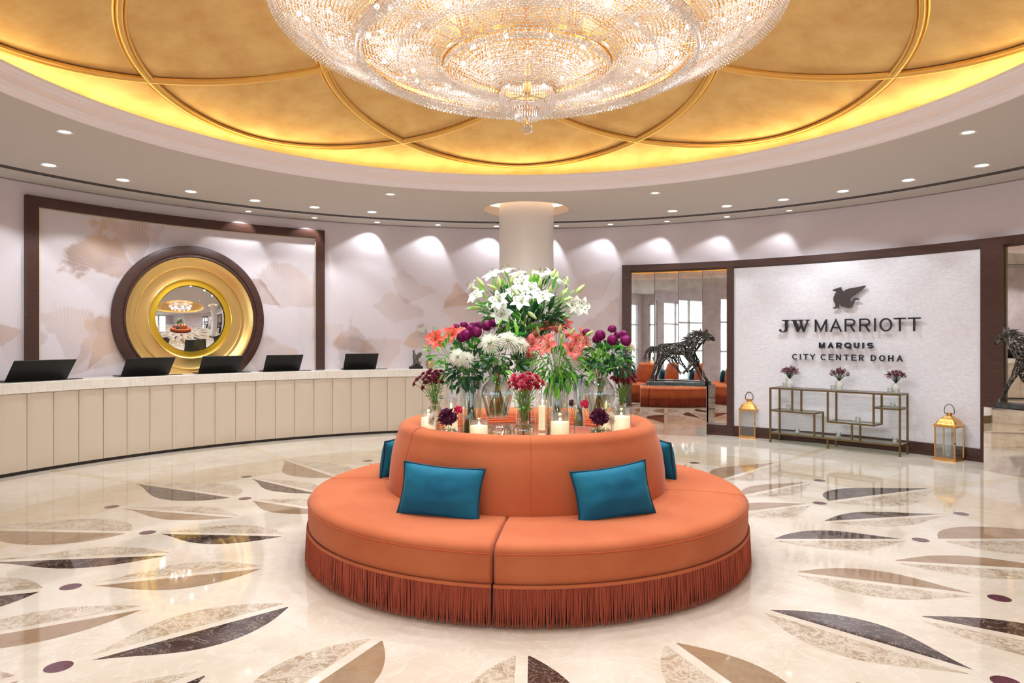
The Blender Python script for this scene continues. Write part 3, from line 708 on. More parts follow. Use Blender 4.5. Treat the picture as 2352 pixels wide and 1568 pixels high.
panes(t, c_+rad(2.15), d-rad(1.2), 4, ZB+.03, ZM-.125)
mb = MB(); mb.arcbox(c_+rad(2.15), c_+rad(2.3), RW-.035, RW, ZB, ZM-.125, n=1); obj('bead', loc_of(t, mb), M_brass, t, smooth=False)
# ------------------------------------------------------------------ lettering
M_letter = mat('dark_bronze_letter', '3A3436', .3, .6); M_letface = mat('grey_letter_face', '4F4748', .35, .4)
def stroke(mb, pts, w, closed=False, d=.028):
    """flat ribbon of width w along pts (x,z), extruded by d"""
    P2 = [Vector((x, z)) for x, z in pts]; n = len(P2); L = []; R = []
    for i in range(n):
        a = P2[(i-1) % n] if (closed or i > 0) else P2[i]; b = P2[(i+1) % n] if (closed or i < n-1) else P2[i]
        d1 = (P2[i]-a).normalized() if (P2[i]-a).length > 1e-9 else (b-P2[i]).normalized(); d2 = (b-P2[i]).normalized() if (b-P2[i]).length > 1e-9 else d1
        n1 = Vector((-d1.y, d1.x)); n2 = Vector((-d2.y, d2.x)); nn = (n1+n2); nn = nn.normalized() if nn.length > 1e-6 else n1
        k = w/2/max(.45, nn.dot(n1)); L.append(P2[i]+nn*k); R.append(P2[i]-nn*k)
    g = [[(L[i].x, 0, L[i].y), (R[i].x, 0, R[i].y), (R[i].x, d, R[i].y), (L[i].x, d, L[i].y)] for i in range(n)]
    o = len(mb.v); mb.grid(g, cu=closed, cv=True)
    if not closed:
        mb.f.append((o, o+3, o+2, o+1)); k = o+4*(n-1); mb.f.append((k, k+1, k+2, k+3)); mb.m += [mb.mi]*2
def arc(cx, cz, rx, rz, a0, a1, n=14): return [(cx+rx*cos(rad(a0+(a1-a0)*i/n)), cz+rz*sin(rad(a0+(a1-a0)*i/n))) for i in range(n+1)]
def glyph(ch, W_, H_, w):
    """strokes of a sans capital in a W x H box"""
    h = w/2; x1 = W_-h; z1 = H_-h; S_ = []
    if ch == 'M': S_ = [([(h, 0), (h, H_)], 0), ([(h, H_-h*.6), (W_/2, H_*.12), (x1, H_-h*.6)], 0), ([(x1, 0), (x1, H_)], 0)]
    if ch == 'A': S_ = [([(h*.7, 0), (W_/2, H_-h*1.3), (W_-h*.7, 0)], 0), ([(W_*.2, H_*.33), (W_*.8, H_*.33)], 0)]
    if ch in 'RP': S_ = [([(h, 0), (h, H_)], 0), ([(h, z1)]+arc(x1-H_*.24, z1-H_*.22, H_*.24, H_*.22, 90, -90)+[(h, z1-H_*.44)], 0), ([(W_*.52, z1-H_*.44), (x1, 0)], 0)]
    if ch == 'I': S_ = [([(W_/2, 0), (W_/2, H_)], 0)]
    if ch in 'OQ': S_ = [(arc(W_/2, H_/2, W_/2-h, H_/2-h, 0, 360, 36)[:-1], 1)]
    if ch == 'Q': S_.append(([(W_*.55, H_*.3), (W_*.98, -H_*.04)], 0))
    if ch == 'T': S_ = [([(0, z1), (W_, z1)], 0), ([(W_/2, 0), (W_/2, H_)], 0)]
    if ch == 'U': S_ = [([(h, H_)]+arc(W_/2, W_/2, W_/2-h, W_/2-h, 180, 360)+[(x1, H_)], 0)]
    if ch == 'S': S_ = [(arc(W_/2, H_/2+(H_/2-h)/2, W_/2-h, (H_/2-h)/2, 25, 270, 14)+arc(W_/2, H_/2-(H_/2-h)/2, W_/2-h, (H_/2-h)/2, 90, -155, 14)[1:], 0)]
    if ch == 'C': S_ = [(arc(W_/2, H_/2, W_/2-h, H_/2-h, 45, 315, 24), 0)]
    if ch == 'Y': S_ = [([(h*.6, H_), (W_/2, H_*.45), (W_-h*.6, H_)], 0), ([(W_/2, 0), (W_/2, H_*.5)], 0)]
    if ch == 'E': S_ = [([(h, 0), (h, H_)], 0), ([(h, z1), (W_, z1)], 0), ([(h, H_/2), (W_*.88, H_/2)], 0), ([(h, h), (W_, h)], 0)]
    if ch == 'N': S_ = [([(h, 0), (h, H_)], 0), ([(h, z1), (x1, h)], 0), ([(x1, 0), (x1, H_)], 0)]
    if ch == 'D': S_ = [([(h, h), (h, z1), (W_*.4, z1)]+arc(W_*.4, H_/2, W_*.6-h, H_/2-h, 90, -90)[1:-1]+[(W_*.4, h)], 1)]
    if ch == 'H': S_ = [([(h, 0), (h, H_)], 0), ([(x1, 0), (x1, H_)], 0), ([(h, H_/2), (x1, H_/2)], 0)]
    return S_
SR = RW-.035; STAND = .05
def letter(t, x0, x1, yb, yt, ch, w, zb=None, zt=None):
    th, z, Y = ray_r((x0+x1)/2, yb, SR-STAND); th0 = ray_r(x0, yb, SR-STAND)[0]; th1 = ray_r(x1, yb, SR-STAND)[0]; W_ = (th1-th0)*(SR-STAND)
    z0 = zb; H_ = zt-zb; mb = MB()
    if ch in SERIF:
        for pl in SERIF[ch]: mb.poly([(x*W_, zz*H_) for x, zz in pl], .028)
    else:
        for pts, cl in glyph(ch, W_, H_, w): stroke(mb, pts, w, bool(cl))
    for px in ([.3, .7] if W_ > .08 else [.5]): pass
    p = cyl(th, SR-STAND, z0); M = Matrix.Translation(p) @ Matrix.Rotation(-th, 4, 'Z') @ Matrix.Translation((-W_/2, -.014, 0))
    mb.v = [tuple(M @ Vector(v)) for v in mb.v]
    # short fixing pins to the panel
    q = Matrix.Translation(p) @ Matrix.Rotation(-th, 4, 'Z')
    zz = H_*.5 if ch not in 'OQCDUMNVWJ' else H_*.04+w*.3
    zz = {'M': H_*.5, 'N': H_*.5, 'H': H_*.5, 'U': H_*.6}.get(ch, zz); xx = {'I': 0, 'T': 0, 'Y': 0, 'J': W_*.15}.get(ch, -W_/2+w/2 if ch in 'MNRHUED' else 0)
    if ch == 'A': zz = H_*.33
    if ch == 'Y' or ch == 'T': zz = H_*.3
    if ch == 'W': zz = H_*.75; xx = -W_*.22
    mb.tube([q @ Vector((xx, .01, zz)), q @ Vector((xx, STAND+.002, zz))], .004, 6)
    obj('letter', loc_of(t, mb), M_letter, t, smooth=False)
SERIF = {'J': [[(.30, .93), (.30, 1), (1, 1), (1, .93), (.86, .9), (.86, .28), (.80, .12), (.66, .02), (.45, -.02), (.2, .0), (.03, .07), (0, .16), (.05, .25), (.17, .26), (.22, .17), (.2, .1), (.3, .06), (.42, .07), (.52, .15), (.56, .3), (.56, .9)]],
         'W': [[(0, .93), (0, 1), (.36, 1), (.36, .93), (.28, .91), (.42, .33), (.52, .62), (.60, .62), (.70, .3), (.84, .91), (.74, .93), (.74, 1), (1, 1), (1, .93), (.92, .91), (.72, 0), (.64, 0), (.53, .42), (.40, 0), (.32, 0), (.09, .91)],
               [(.36, .93), (.36, 1), (.66, 1), (.66, .93), (.60, .91), (.60, .6), (.50, .6), (.46, .91)]]}
def signline(name, label, s, z0, z1, w, yb=760):
    thm = ray_r(sum(a[1]+a[2] for a in s)/2/len(s)/3.408+1740, 760, SR)[0]
    t = wall_thing(name, label, 'sign', thm, SR, z0)
    for ch, a, b in s: letter(t, 1740+a/3.408, 1740+b/3.408, yb, 0, ch, w, z0, z1)
signline('sign_lettering', 'large dark raised letters JW MARRIOTT on the pearly wall panel', [('J', 169, 250), ('W', 261, 410), ('M', 449, 544), ('A', 567, 660), ('R', 683, 765), ('R', 797, 882), ('I', 914, 926), ('O', 956, 1054), ('T', 1068, 1161), ('T', 1177, 1275)], 1.688, 1.878, .021)
signline('sign_lettering', 'small bold raised letters MARQUIS under the large sign letters', [('M', 481, 528), ('A', 551, 595), ('R', 617, 661), ('Q', 680, 735), ('U', 754, 798), ('I', 821, 834), ('S', 859, 907)], 1.443, 1.528, .022, 793)
signline('sign_lettering', 'lowest row of raised letters CITY CENTER DOHA above the glass console', [('C', 272, 314), ('I', 332, 339), ('T', 359, 397), ('Y', 410, 451), ('C', 495, 539), ('E', 558, 595), ('N', 615, 653), ('T', 676, 714), ('E', 735, 773), ('R', 795, 831), ('D', 888, 928), ('O', 953, 999), ('H', 1024, 1064), ('A', 1090, 1136)], 1.264, 1.352, .014, 820)
GR = [(602,155),(612,146),(625,140),(640,138),(658,130),(664,135),(668,150),(674,162),(682,164),(700,150),(720,144),(755,139),(790,134),(822,126),(826,135),(812,152),(800,158),(795,166),(780,172),(775,182),(762,186),(755,196),(742,200),(735,210),(722,214),(708,225),(720,235),(730,250),(736,255),(740,238),(746,226),(760,218),(776,222),(786,234),(776,238),(764,232),(752,240),(752,258),(744,275),(735,290),(720,296),(700,293),(690,288),(665,283),(655,262),(648,258),(646,285),(650,292),(632,293),(625,298),(605,298),(610,290),(625,282),(622,262),(614,245),(610,225),(612,205),(622,185),(630,172),(626,162),(614,158)]
th, z, Y = ray_r(1740+715/3.408, 700, SR-STAND)
t = wall_thing('griffin_emblem', 'dark winged griffin emblem mounted on the wall above the large sign letters', 'emblem', th, SR, 2.0)
th_, zc, Yc = ray_r(1740+715/3.408, 620+212/3.408, SR-STAND); s = Yc/FPX/3.408/cos(th*.35)
mb = MB(); mb.poly([((x-715)*s*1.06, (212-y)*Yc/FPX/3.408) for x, y in GR], .02, Matrix.Translation((0, -STAND-.01, zc-2.0))); obj('emblem_plate', mb, M_letface, t, smooth=False)
mb = MB(); [mb.tube([(x, -STAND, zc-2.0), (x, 0, zc-2.0)], .006, 6) for x in (-.1, .0)]; obj('fixing_pin', mb, M_letter, t)
# accent lamp in the downlight nearest the sign, tilted onto the letters
for o_ in list(bpy.data.objects):
    if o_.get('category') == 'ceiling light' and (o_.location-cyl(rad(39.7), 5.94, HC)).length < .01: spot(o_, 115, 85, .8, cyl(rad(45), RW, 1.45), rad=.012)
# ------------------------------------------------------------------ console
FL = Vector((3.948, 10.475)); FR = Vector((5.20, 9.135)); dirc = (FR-FL).normalized(); Lc = (FR-FL).length; Dc_ = .33
rotc = atan2(dirc.y, dirc.x)
t = thing('console_table', 'brass framed glass console with staggered shelves under the hotel sign', 'console table', (FL.x, FL.y, 0), rotc)
def ux(x): # photo column on the front face -> distance along it
    k = (x-CX)/FPX; s = (k*FL.y-FL.x)/(dirc.x-k*dirc.y); return s
B = .024
def post(u, z0, z1, back=True):
    for y in ((0, Dc_-B) if back else (0,)):
        mb = MB(); mb.box(u, u+B, y, y+B, z0, z1); obj('post', mb, M_brass, t, smooth=False)
def shelf(u0, u1, z):
    mb = MB(); mb.box(u0, u1, 0, B, z-B, z); mb.box(u0, u1, Dc_-B, Dc_, z-B, z); mb.box(u0, u0+B, B, Dc_-B, z-B, z); mb.box(u1-B, u1, B, Dc_-B, z-B, z); f = obj('shelf_frame', mb, M_brass, t, smooth=False)
    g = MB(); g.box(u0+B, u1-B, B, Dc_-B, z-.010, z-.002); obj('glass_shelf', g, M_shelf, f, smooth=False)
z_t, z_l, z_m, z_r, z_b = .84, .50, .40, .645, .158
u1_, u2_, u3_, u4_, u5_ = ux(1819)-B/2, ux(1869.5)-B/2, ux(1900.5)-B/2, ux(1955.9)-B/2, ux(2006)-B/2
shelf(0, Lc, z_t); shelf(0, u2_+B, z_l); shelf(u3_, u5_+B, z_m); shelf(u5_, Lc, z_r); shelf(0, Lc, z_b)
for u, a0, a1 in ((0, 0, z_t-B), (Lc-B, 0, z_t-B), (u1_, z_l, z_t-B), (u2_, z_b, z_l-B), (u3_, z_m, z_t-B), (u5_, z_m, z_t-B), (u4_, z_b, z_m-B), (u3_, 0, z_b-B)): post(u, a0, a1)
Mc = inv(t).inverted()
def on_console(u, v, z): return Mc @ Vector((u, v, z))
# votive glasses
def votive_proto():
    t = thing('votive_glass', 'x', 'votive glass')
    a = MB(); a.lathe([(.0005, .002), (.031, .002), (.034, .008), (.034, .075), (.031, .075), (.031, .012), (.0005, .012)], 24); obj('cup', a, M_glassthick, t, angle=40)
    b = MB(); b.lathe([(.0005, .013), (.028, .013), (.028, .04), (.0005, .041)], 20); obj('wax', b, mat('white_wax', 'EFE8DA', .5), t)
    return t
vp = votive_proto(); VOT = [(ux(1790)+.02, .14, z_t, 'small clear votive glass beside the left vase on the console top'), (ux(1905)+.01, .10, z_t, 'small clear votive glass beside the middle vase on the console top'), (ux(2042)-.02, .10, z_t, 'small clear votive glass beside the right vase on the console top'),
    (ux(1795)+.02, .2, z_l, 'small clear votive glass on the left middle shelf of the console'), (ux(1960), .17, z_m, 'small clear votive glass on the centre shelf of the console'), (ux(2041), .17, z_r, 'small clear votive glass on the short right shelf of the console'),
    (ux(1820), .17, z_b, 'small clear votive glass at the left of the bottom console shelf'), (ux(1915), .17, z_b, 'small clear votive glass in the middle of the bottom console shelf'), (ux(2046), .17, z_b, 'small clear votive glass at the right of the bottom console shelf')]
for i, (u, v, z, lab) in enumerate(VOT):
    o = vp if i == 0 else dup(vp, (0, 0, 0)); o.location = on_console(u, v, z); o['label'] = lab; o['group'] = 'votive glasses on the console'
# ------------------------------------------------------------------ lanterns
def lantern():
    t = thing('lantern', 'x', 'lantern'); w = .13
    a = MB(); a.box(-w-.012, w+.012, -w-.012, w+.012, 0, .018, b=.004); a.box(-w, w, -w, w, .018, .035); obj('base', a, M_copper, t, angle=30)
    for sx in (-1, 1):
        for sy in (-1, 1):
            p = MB(); p.box(sx*w-(.016 if sx > 0 else 0), sx*w+(.016 if sx < 0 else 0), sy*w-(.016 if sy > 0 else 0), sy*w+(.016 if sy < 0 else 0), .035, .44); obj('post', p, M_copper, t, smooth=False)
    a = MB(); a.box(-w-.004, w+.004, -w-.004, w+.004, .44, .46); obj('top_rail', a, M_copper, t, smooth=False)
    for k in range(4):
        M = Matrix.Rotation(k*pi/2, 4, 'Z'); g = MB(); g.box(-w+.016, w-.016, -w+.006, -w+.009, .035, .44, M); obj('glass_pane', g, M_glass, t, smooth=False)
    r = MB(); rows = []
    for zz, hw in ((.46, w+.016), (.468, w+.016), (.475, w+.004), (.49, .122), (.52, .108), (.55, .085), (.565, .062), (.575, .05), (.585, .046), (.587, 0)):
        rc = hw*.22; row = []
        for q in range(4):
            for i in range(5):
                an = q*pi/2+i/4*pi/2; cx = (hw-rc)*(1 if q in (0, 3) else -1); cy = (hw-rc)*(1 if q in (0, 1) else -1)
                row.append((cx+rc*cos(an), cy+rc*sin(an), zz))
        rows.append(row)
    r.grid(rows, cv=True); obj('roof', r, M_copper, t, angle=35)
    c = MB(); c.lathe([(.034, .585), (.034, .605), (.026, .607), (.026, .62), (.034, .622), (.034, .628), (.0005, .63)], 24)
    for k in range(8): an = k*pi/4; c.box(-.003, .003, -.003, .003, .603, .624, Matrix.Translation((.03*cos(an), .03*sin(an), 0)))
    obj('chimney', c, M_copper, t, angle=30)
    h = MB(); h.tube([(.062*cos(an), 0, .655+.085*sin(an)) for an in [rad(-25+230*i/24) for i in range(25)]], .0045, 8)
    h.tube([(.034, 0, .612), (.06, 0, .62)], .004, 6); h.tube([(-.034, 0, .612), (-.06, 0, .62)], .004, 6); obj('handle', h, M_blackmet, t)
    k = MB(); k.sphere((w-.006, -w-.008, .24), .009, 8, 6); obj('door_knob', k, M_blackmet, t)
    return t
l1 = lantern(); l1['label'] = 'copper and glass floor lantern between the mirrored pedestal and the console'; l1['group'] = 'floor lanterns'
l1.location = (3.83, 11.02, 0); l1.rotation_euler = (0, 0, -rad(34)); l1.scale = (.98,)*3
l2 = dup(l1, (5.72, 8.93, 0), rot=(0, 0, -rad(56)), label='copper and glass floor lantern right of the console'); l2.scale = (.98,)*3
v2 = dup(vp, (5.70, 8.92, .036*.98), label='small clear votive glass standing inside the right lantern')
v2['group'] = 'votive glasses in lanterns'
# ------------------------------------------------------------------ mirrored pedestals
def pedestal(label, p0, p1, depth, h):
    a = Vector(p0); b = Vector(p1); d_ = (b-a).normalized(); L = (b-a).length; t = thing('mirrored_pedestal', label, 'pedestal', (a.x, a.y, 0), atan2(d_.y, d_.x))
    m = MB(); m.box(0, L, 0, depth, .0, h, b=.004); obj('mirror_box', m, M_antique, t, smooth=False)
    s_ = MB(); s_.box(.10, L-.03, .05, depth-.06, h+.001, h+.062, b=.006)
    M = inv(t).inverted(); q = M @ Vector((0, 0, 0))
    sl = thing('granite_slab', label.replace('mirrored pedestal', 'rough dark granite slab on the mirrored pedestal'), 'slab', (a.x, a.y, 0), atan2(d_.y, d_.x)); obj('slab', s_, M_stone, sl)
    return M, L
M1, L1 = pedestal('mirrored pedestal under the whole galloping horse', (2.13, 11.36), (3.147, 11.04), .30, .812)
M2, L2 = pedestal('mirrored pedestal under the cropped horse at the right edge', (5.67, 8.21), (6.02, 7.13), .34, .765)
# ------------------------------------------------------------------ flower materials
def petalmat(name, c, c2=None, tr=.35, rough=.5):
    m, nt, b = newmat(name); o = nt.nodes['Material Output']
    tc = N(nt, 'ShaderNodeTexCoord'); n = N(nt, 'ShaderNodeTexNoise', {'Vector': tc.outputs['Object'], 'Scale': 60, 'Detail': 2})
    col = ramp(nt, n.outputs[0], [(.35, srgb(c)), (.65, srgb(c2 or c))]); nt.links.new(col, b.inputs['Base Color']); b.inputs['Roughness'].default_value = rough
    t = N(nt, 'ShaderNodeBsdfTranslucent'); nt.links.new(col, t.inputs[0])
    mx = N(nt, 'ShaderNodeMixShader', {0: tr, 1: b.outputs[0], 2: t.outputs[0]}); nt.links.new(mx.outputs[0], o.inputs[0]); return m
F_white = petalmat('white_petal', 'E4E3DA', 'DCE0CC', .2); F_mum = petalmat('mum_petal', 'FCFAF2', 'F6F5E4', .4); F_coral = petalmat('coral_petal', 'DC4F50', 'F08E80', .3); F_coralred = petalmat('red_coral_petal', 'E4483C', 'EE6A55')
F_purple = petalmat('purple_petal', '8C1660', 'B02A80', .15); F_burg = petalmat('burgundy_petal', '8E1432', '6A0F2E', .2); F_red = petalmat('crimson_petal', 'B81C3C', 'C9304E', .2); F_darkred = petalmat('dark_red_petal', '7E1020', '93142A', .2)
F_plum = petalmat('plum_ruffle', '4A1230', '7A3454', .15); F_pink = petalmat('hot_pink_petal', 'CF2350', 'E0406A', .25); F_cream = petalmat('cream_petal', 'F8F1E4', 'F3E6D4', .3)
F_bud = petalmat('bud_green', 'B7CC7A', 'DDE2A0', .3); F_leaf = petalmat('leaf_green', '3F8A28', '5FA638', .3, .35); F_dark = petalmat('dark_leaf', '1E4A30', '2F6238', .2, .4)
F_bright = petalmat('bright_leaf', '5FAE2E', '8CC644', .35, .35); F_mon = petalmat('monstera_leaf', '2E8A2A', '1F7A2C', .2, .3)
F_stem = mat('stem_green', '6E8C3C', .5); F_twig = mat('brown_twig', '4A3026', .7); F_anther = mat('anther_brown', '4A1E12', .6); F_waxr = petalmat('waxflower', '5E1228', '8A2A42', .05)
def ribbon(mb, L, wd, curl, rise, M, n=6, m=2, cup=.15, tip=.7, base=.25, tw=0):
    """a petal or leaf: grows along +X from the origin, rising with angle `rise` then curling"""
    rows = []; p = Vector((0, 0, 0)); ang = rise
    for i in range(n+1):
        t = i/n; w = wd/2*max(.02, (base+(1-base)*min(1, (t/.45)) if t < .45 else (1-((t-.45)/.55)**2.2))) if t < 1 else wd*.01
        row = []
        for j in range(m+1):
            v = -1+2*j/m; a2 = tw*t
            row.append((p.x-sin(ang)*abs(v)*-cup*w, v*w, p.z+cos(ang)*abs(v)*cup*w*2))
        rows.append(row); d = L/n; p = p+Vector((cos(ang)*d, 0, sin(ang)*d)); ang -= curl/n
    mb.grid(rows, M=M)
def RZ(a): return Matrix.Rotation(a, 4, 'Z')
# every head is built around +Z (its facing direction) with its base at the origin
def lily_mesh(c, r=.075, seed=0):
    rnd = random.Random(seed); mb = MB()
    for k in range(6):
        ribbon(mb, r*rnd.uniform(1.0, 1.12), r*(.60 if k % 2 else .44), rad(rnd.uniform(70, 105)), rad(62), RZ(k*pi/3+rnd.uniform(-.08, .08)), n=8, m=4, cup=.12)
    st = MB()
    for k in range(6):
        a = k*pi/3+.5; e = Vector((cos(a)*r*.3, sin(a)*r*.3, r*.78)); st.tube([(0, 0, r*.1), e*.6+Vector((0, 0, r*.1)), e], .0008, 4)
        st.mi = 1; st.tube([e+Vector((-sin(a)*r*.09, cos(a)*r*.09, 0)), e-Vector((-sin(a)*r*.09, cos(a)*r*.09, 0))], .0022, 5); st.mi = 0
    st.tube([(0, 0, 0), (0, 0, r*.9)], .0014, 5)
    return mesh('petals', mb, c, angle=180), mesh('stamens', st, [F_bud, F_anther], angle=180)
def mum_mesh(c, r, n=150, kind='spider', seed=0):
    rnd = random.Random(seed); mb = MB()
    if kind == 'ball': mb.sphere((0, 0, r*.8), r*.66, 14, 10)
    if kind == 'ruffle': mb.sphere((0, 0, r*.55), r*.6, 12, 8)
    for i in range(n):
        t = (i+.5)/n
        if kind == 'ball':
            ph = math.acos(1-1.75*t); a = i*2.39996; R = Matrix.Translation((0, 0, r*.75)) @ RZ(a) @ Matrix.Rotation(ph-pi/2, 4, 'Y').inverted()
            R = Matrix.Translation((0, 0, r*.8)) @ RZ(a) @ Matrix.Rotation(-(pi/2-ph), 4, 'Y') @ Matrix.Translation((r*.72, 0, 0))
            ribbon(mb, r*.46, r*.26, rad(-95), rad(28), Matrix.Translation((0, 0, 0)) @ R @ Matrix.Translation((-r*.1, 0, 0)) @ Matrix.Rotation(rnd.uniform(-.25, .25), 4, 'X'), n=4, m=2, cup=.5, base=.8)
        elif kind == 'spider':
            rise = rad(84-80*t*t); a = i*2.39996; L = r*(.42+.72*t)*rnd.uniform(.88, 1.14)
            ribbon(mb, L, r*.115, rad(-45+125*t), rise, Matrix.Translation((0, 0, r*.15)) @ RZ(a), n=6, m=2, cup=.8, base=.6)
        elif kind == 'daisy':
            rise = rad(60-55*t); a = i*2.39996; L = r*(.5+.5*t)
            ribbon(mb, L, r*.30, rad(25), rise, RZ(a), n=3, m=2, cup=.2, base=.5)
        elif kind == 'ruffle':
            ph = math.acos(1-1.6*rnd.random()); a = rnd.uniform(0, 2*pi)
            R = Matrix.Translation((0, 0, r*.6)) @ RZ(a) @ Matrix.Rotation(-(pi/2-ph), 4, 'Y') @ Matrix.Translation((r*rnd.uniform(.45, .7), 0, 0)) @ Matrix.Rotation(rnd.uniform(-1.5, 1.5), 4, 'X')
            ribbon(mb, r*.4, r*.42, rad(rnd.uniform(-60, 60)), rad(rnd.uniform(-30, 30)), R, n=3, m=3, cup=rnd.uniform(-.5, .6), base=.5)
    return mesh('petals', mb, c, angle=180)
def bud_mesh(r=.012, L=.075):
    mb = MB(); rows = []
    for i in range(11):
        t = i/10; rr = r*(sin(pi*min(1, t**.8*.97+.03)))**.8+.0008
        rows.append([(rr*(1+.10*cos(6*a))*cos(a), rr*(1+.10*cos(6*a))*sin(a), L*t) for a in [2*pi*k/18 for k in range(18)]])
    mb.grid(rows, cv=True); return mesh('bud', mb, F_bud, angle=180)
WL = [lily_mesh(F_white, .098, s) for s in (1, 2)]; CL = [lily_mesh(F_coral, .098, s) for s in (3, 4)]; RL = lily_mesh(F_coralred, .095, 5)
PM = mum_mesh(F_purple, .040, 170, 'ball'); WM = mum_mesh(F_mum, .088, 230, 'spider', 2); CM = mum_mesh(F_cream, .085, 170, 'spider', 3)
BD = [mum_mesh(F_burg, .032, 34, 'daisy'), mum_mesh(F_red, .034, 34, 'daisy'), mum_mesh(F_darkred, .032, 34, 'daisy')]
PR = mum_mesh(F_plum, .055, 170, 'ruffle', 4); PK = mum_mesh(F_pink, .03, 60, 'ruffle', 5); BM = bud_mesh()
DK = mum_mesh(F_plum, .03, 60, 'ruffle', 9)
def flower(name, label, group, pos, d, meshes, vase, scale=1, stem_r=.0022, roll=None, cat='flower'):
    """a single stem: the head at pos facing d, its stalk bending down into the vase at point `vase`"""
    t = thing(name, label, cat, pos, group=group); d = Vector(d).normalized(); R = aim(d); rl = random.uniform(0, 6.28) if roll is None else roll
    for nm, me in meshes:
        o = bpy.data.objects.new(nm, me); COL.objects.link(o); o.parent = t
        o.rotation_euler = (R.to_matrix() @ Matrix.Rotation(rl, 3, 'Z')).to_euler(); o.scale = (scale,)*3
    if vase is not None:
        v = Vector(vase)-Vector(pos); k = min(.06, v.length*.3); p0 = Vector((0, 0, 0)); p1 = -d*k; p3 = v; p2 = v+Vector((0, 0, -v.z*.45))
        mb = MB(); mb.tube([p0*(1-s)**3+p1*3*s*(1-s)**2+p2*3*s*s*(1-s)+p3*s**3 for s in [i/9 for i in range(10)]], stem_r, 5)
        obj('stem', mb, F_stem, t, angle=180)
    return t
def foliage(name, label, cat, items, mats, origin):
    """a spray of leaves: items = (pos, direction, length, width, curl)"""
    mb = MB()
    for p, d, L, w, cu, mi in items:
        mb.mi = mi; q = Vector(d).normalized().to_track_quat('X', 'Z'); M = Matrix.Translation(Vector(p)-Vector(origin)) @ q.to_matrix().to_4x4() @ Matrix.Rotation(random.uniform(-.8, .8), 4, 'X')
        ribbon(mb, L, w, cu, rad(10), M, n=6, m=2, cup=.2)
    o = obj(name, mb, mats, loc=origin, kind='stuff', angle=180); tag(o, label, cat); return o
# ------------------------------------------------------------------ vases and candles on the tray
def vpos(x, Y): return Vector(((x-CX)*Y/FPX, Y, ZT))
def rpx(px, Y): return px*Y/FPX
def zpx(y, Y): return CH+(CY-y)*Y/FPX
def vase(label, x, Y, prof, water=None, base=None, group=None, wall=.003, name='glass_vase', cat='vase', gm=None):
    """prof: (radius, height) outline of the outside; hollow"""
    p = vpos(x, Y); z0 = ZT+.001 if base is None else base
    t = thing(name, label, cat, (p.x, p.y, z0), group=group)
    mb = MB(); mb.lathe([(.0005, 0)]+prof+[(r-wall, z) for r, z in reversed(prof) if z > .012]+[(.0005, .012)], 40); obj('glass_body', mb, gm or M_glass, t, angle=50)
    if water:
        pr = [(.0005, .014)]+[(r-wall-.002, max(z, .014)) for r, z in prof if z < water]; pr += [(pr[-1][0], water), (.0005, water)]
        mb = MB(); mb.lathe(pr, 32); obj('water', mb, M_water, t, angle=50)
    return t
def candle(label, x, Y, wpx, ytop, ywax, grp='pillar candles in glass cylinders', glow=1):
    r = rpx(wpx/2, Y-.05); p = vpos(x, Y); h = zpx(ytop, Y)-ZT; hw = zpx(ywax, Y-.02)-ZT
    vase('clear glass cylinder around the '+label.replace(' in the ring of candles', ' candle').replace('candle, ','candle, '), x, Y, [(r, 0), (r, h)], name='candle_glass', cat='candle holder', group='glass candle cylinders')
    t = thing('candle', label, 'candle', (p.x, p.y, ZT+.016), group=grp)
    rr = r*.90; mb = MB(); mb.lathe([(.0005, 0), (rr, 0), (rr, hw-.012), (rr-.004, hw-.006), (rr*.8, hw-.010), (rr*.55, hw-.02), (.0005, hw-.024)], 36)
    obj('wax', mb, M_wax, t, angle=60)
    mb = MB(); mb.tube([(0, 0, hw-.024), (.001, 0, hw-.008)], .0015, 5); obj('wick', mb, F_twig, t)
    f = MB(); f.lathe([(.0005, hw-.010), (.0045, hw-.003), (.005, hw+.004), (.003, hw+.013), (.0005, hw+.022)], 12); obj('flame', f, M_flame, t)
    l = bpy.data.lights.new('flame_light', 'POINT'); l.energy = .25*glow; l.color = (1, .68, .3); l.shadow_soft_size = .01
    lo = bpy.data.objects.new('flame_light', l); COL.objects.link(lo); lo.parent = t; lo.location = (0, 0, hw+.03)
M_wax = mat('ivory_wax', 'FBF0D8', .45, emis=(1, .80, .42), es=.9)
M_flame = emit('flame', (1, .78, .32), 14)
candle('lit ivory candle, leftmost in the ring of candles', 984, 4.93, 38, 942, 962); candle('lit ivory candle at the front, left of the centre urn', 1100, 4.66, 46, 962, 981)
candle('lit ivory candle at the front, right of the centre urn', 1286, 4.70, 48, 945, 972); candle('lit ivory candle, rightmost in the ring of candles', 1427, 4.88, 46, 934, 959)
candle('lit candle at the back behind the tall cylinder', 1246, 5.55, 20, 902, 935); candle('lit candle at the back left behind the small round vase', 1036, 5.5, 34, 912, 945)
candle('lit candle at the far right back behind the bulbous vase', 1392, 5.55, 30, 905, 940)
def cylv(label, x, Y, wpx, ytop, water=.6, base=None):
    r = rpx(wpx/2, Y); h = zpx(ytop, Y)-(base or ZT); t = vase(label, x, Y, [(r, 0), (r, h)], water=h*water, base=base); return t
def bulb(label, x, Y, z0, s=1.0):
    pr = [(.062, 0), (.068, .006), (.074, .03), (.088, .09), (.102, .14), (.103, .17), (.092, .205), (.066, .235), (.05, .26), (.052, .275), (.064, .30), (.083, .365)]
    return vase(label, x, Y, [(r*s, z*s) for r, z in pr], water=.145*s, base=z0)
VJ = vase('square shouldered clear glass block vase under the left bulbous vase', 1146, 5.0, [(.095, 0), (.105, .004), (.108, .07), (.106, .112), (.095, .125)], gm=M_glassthick)
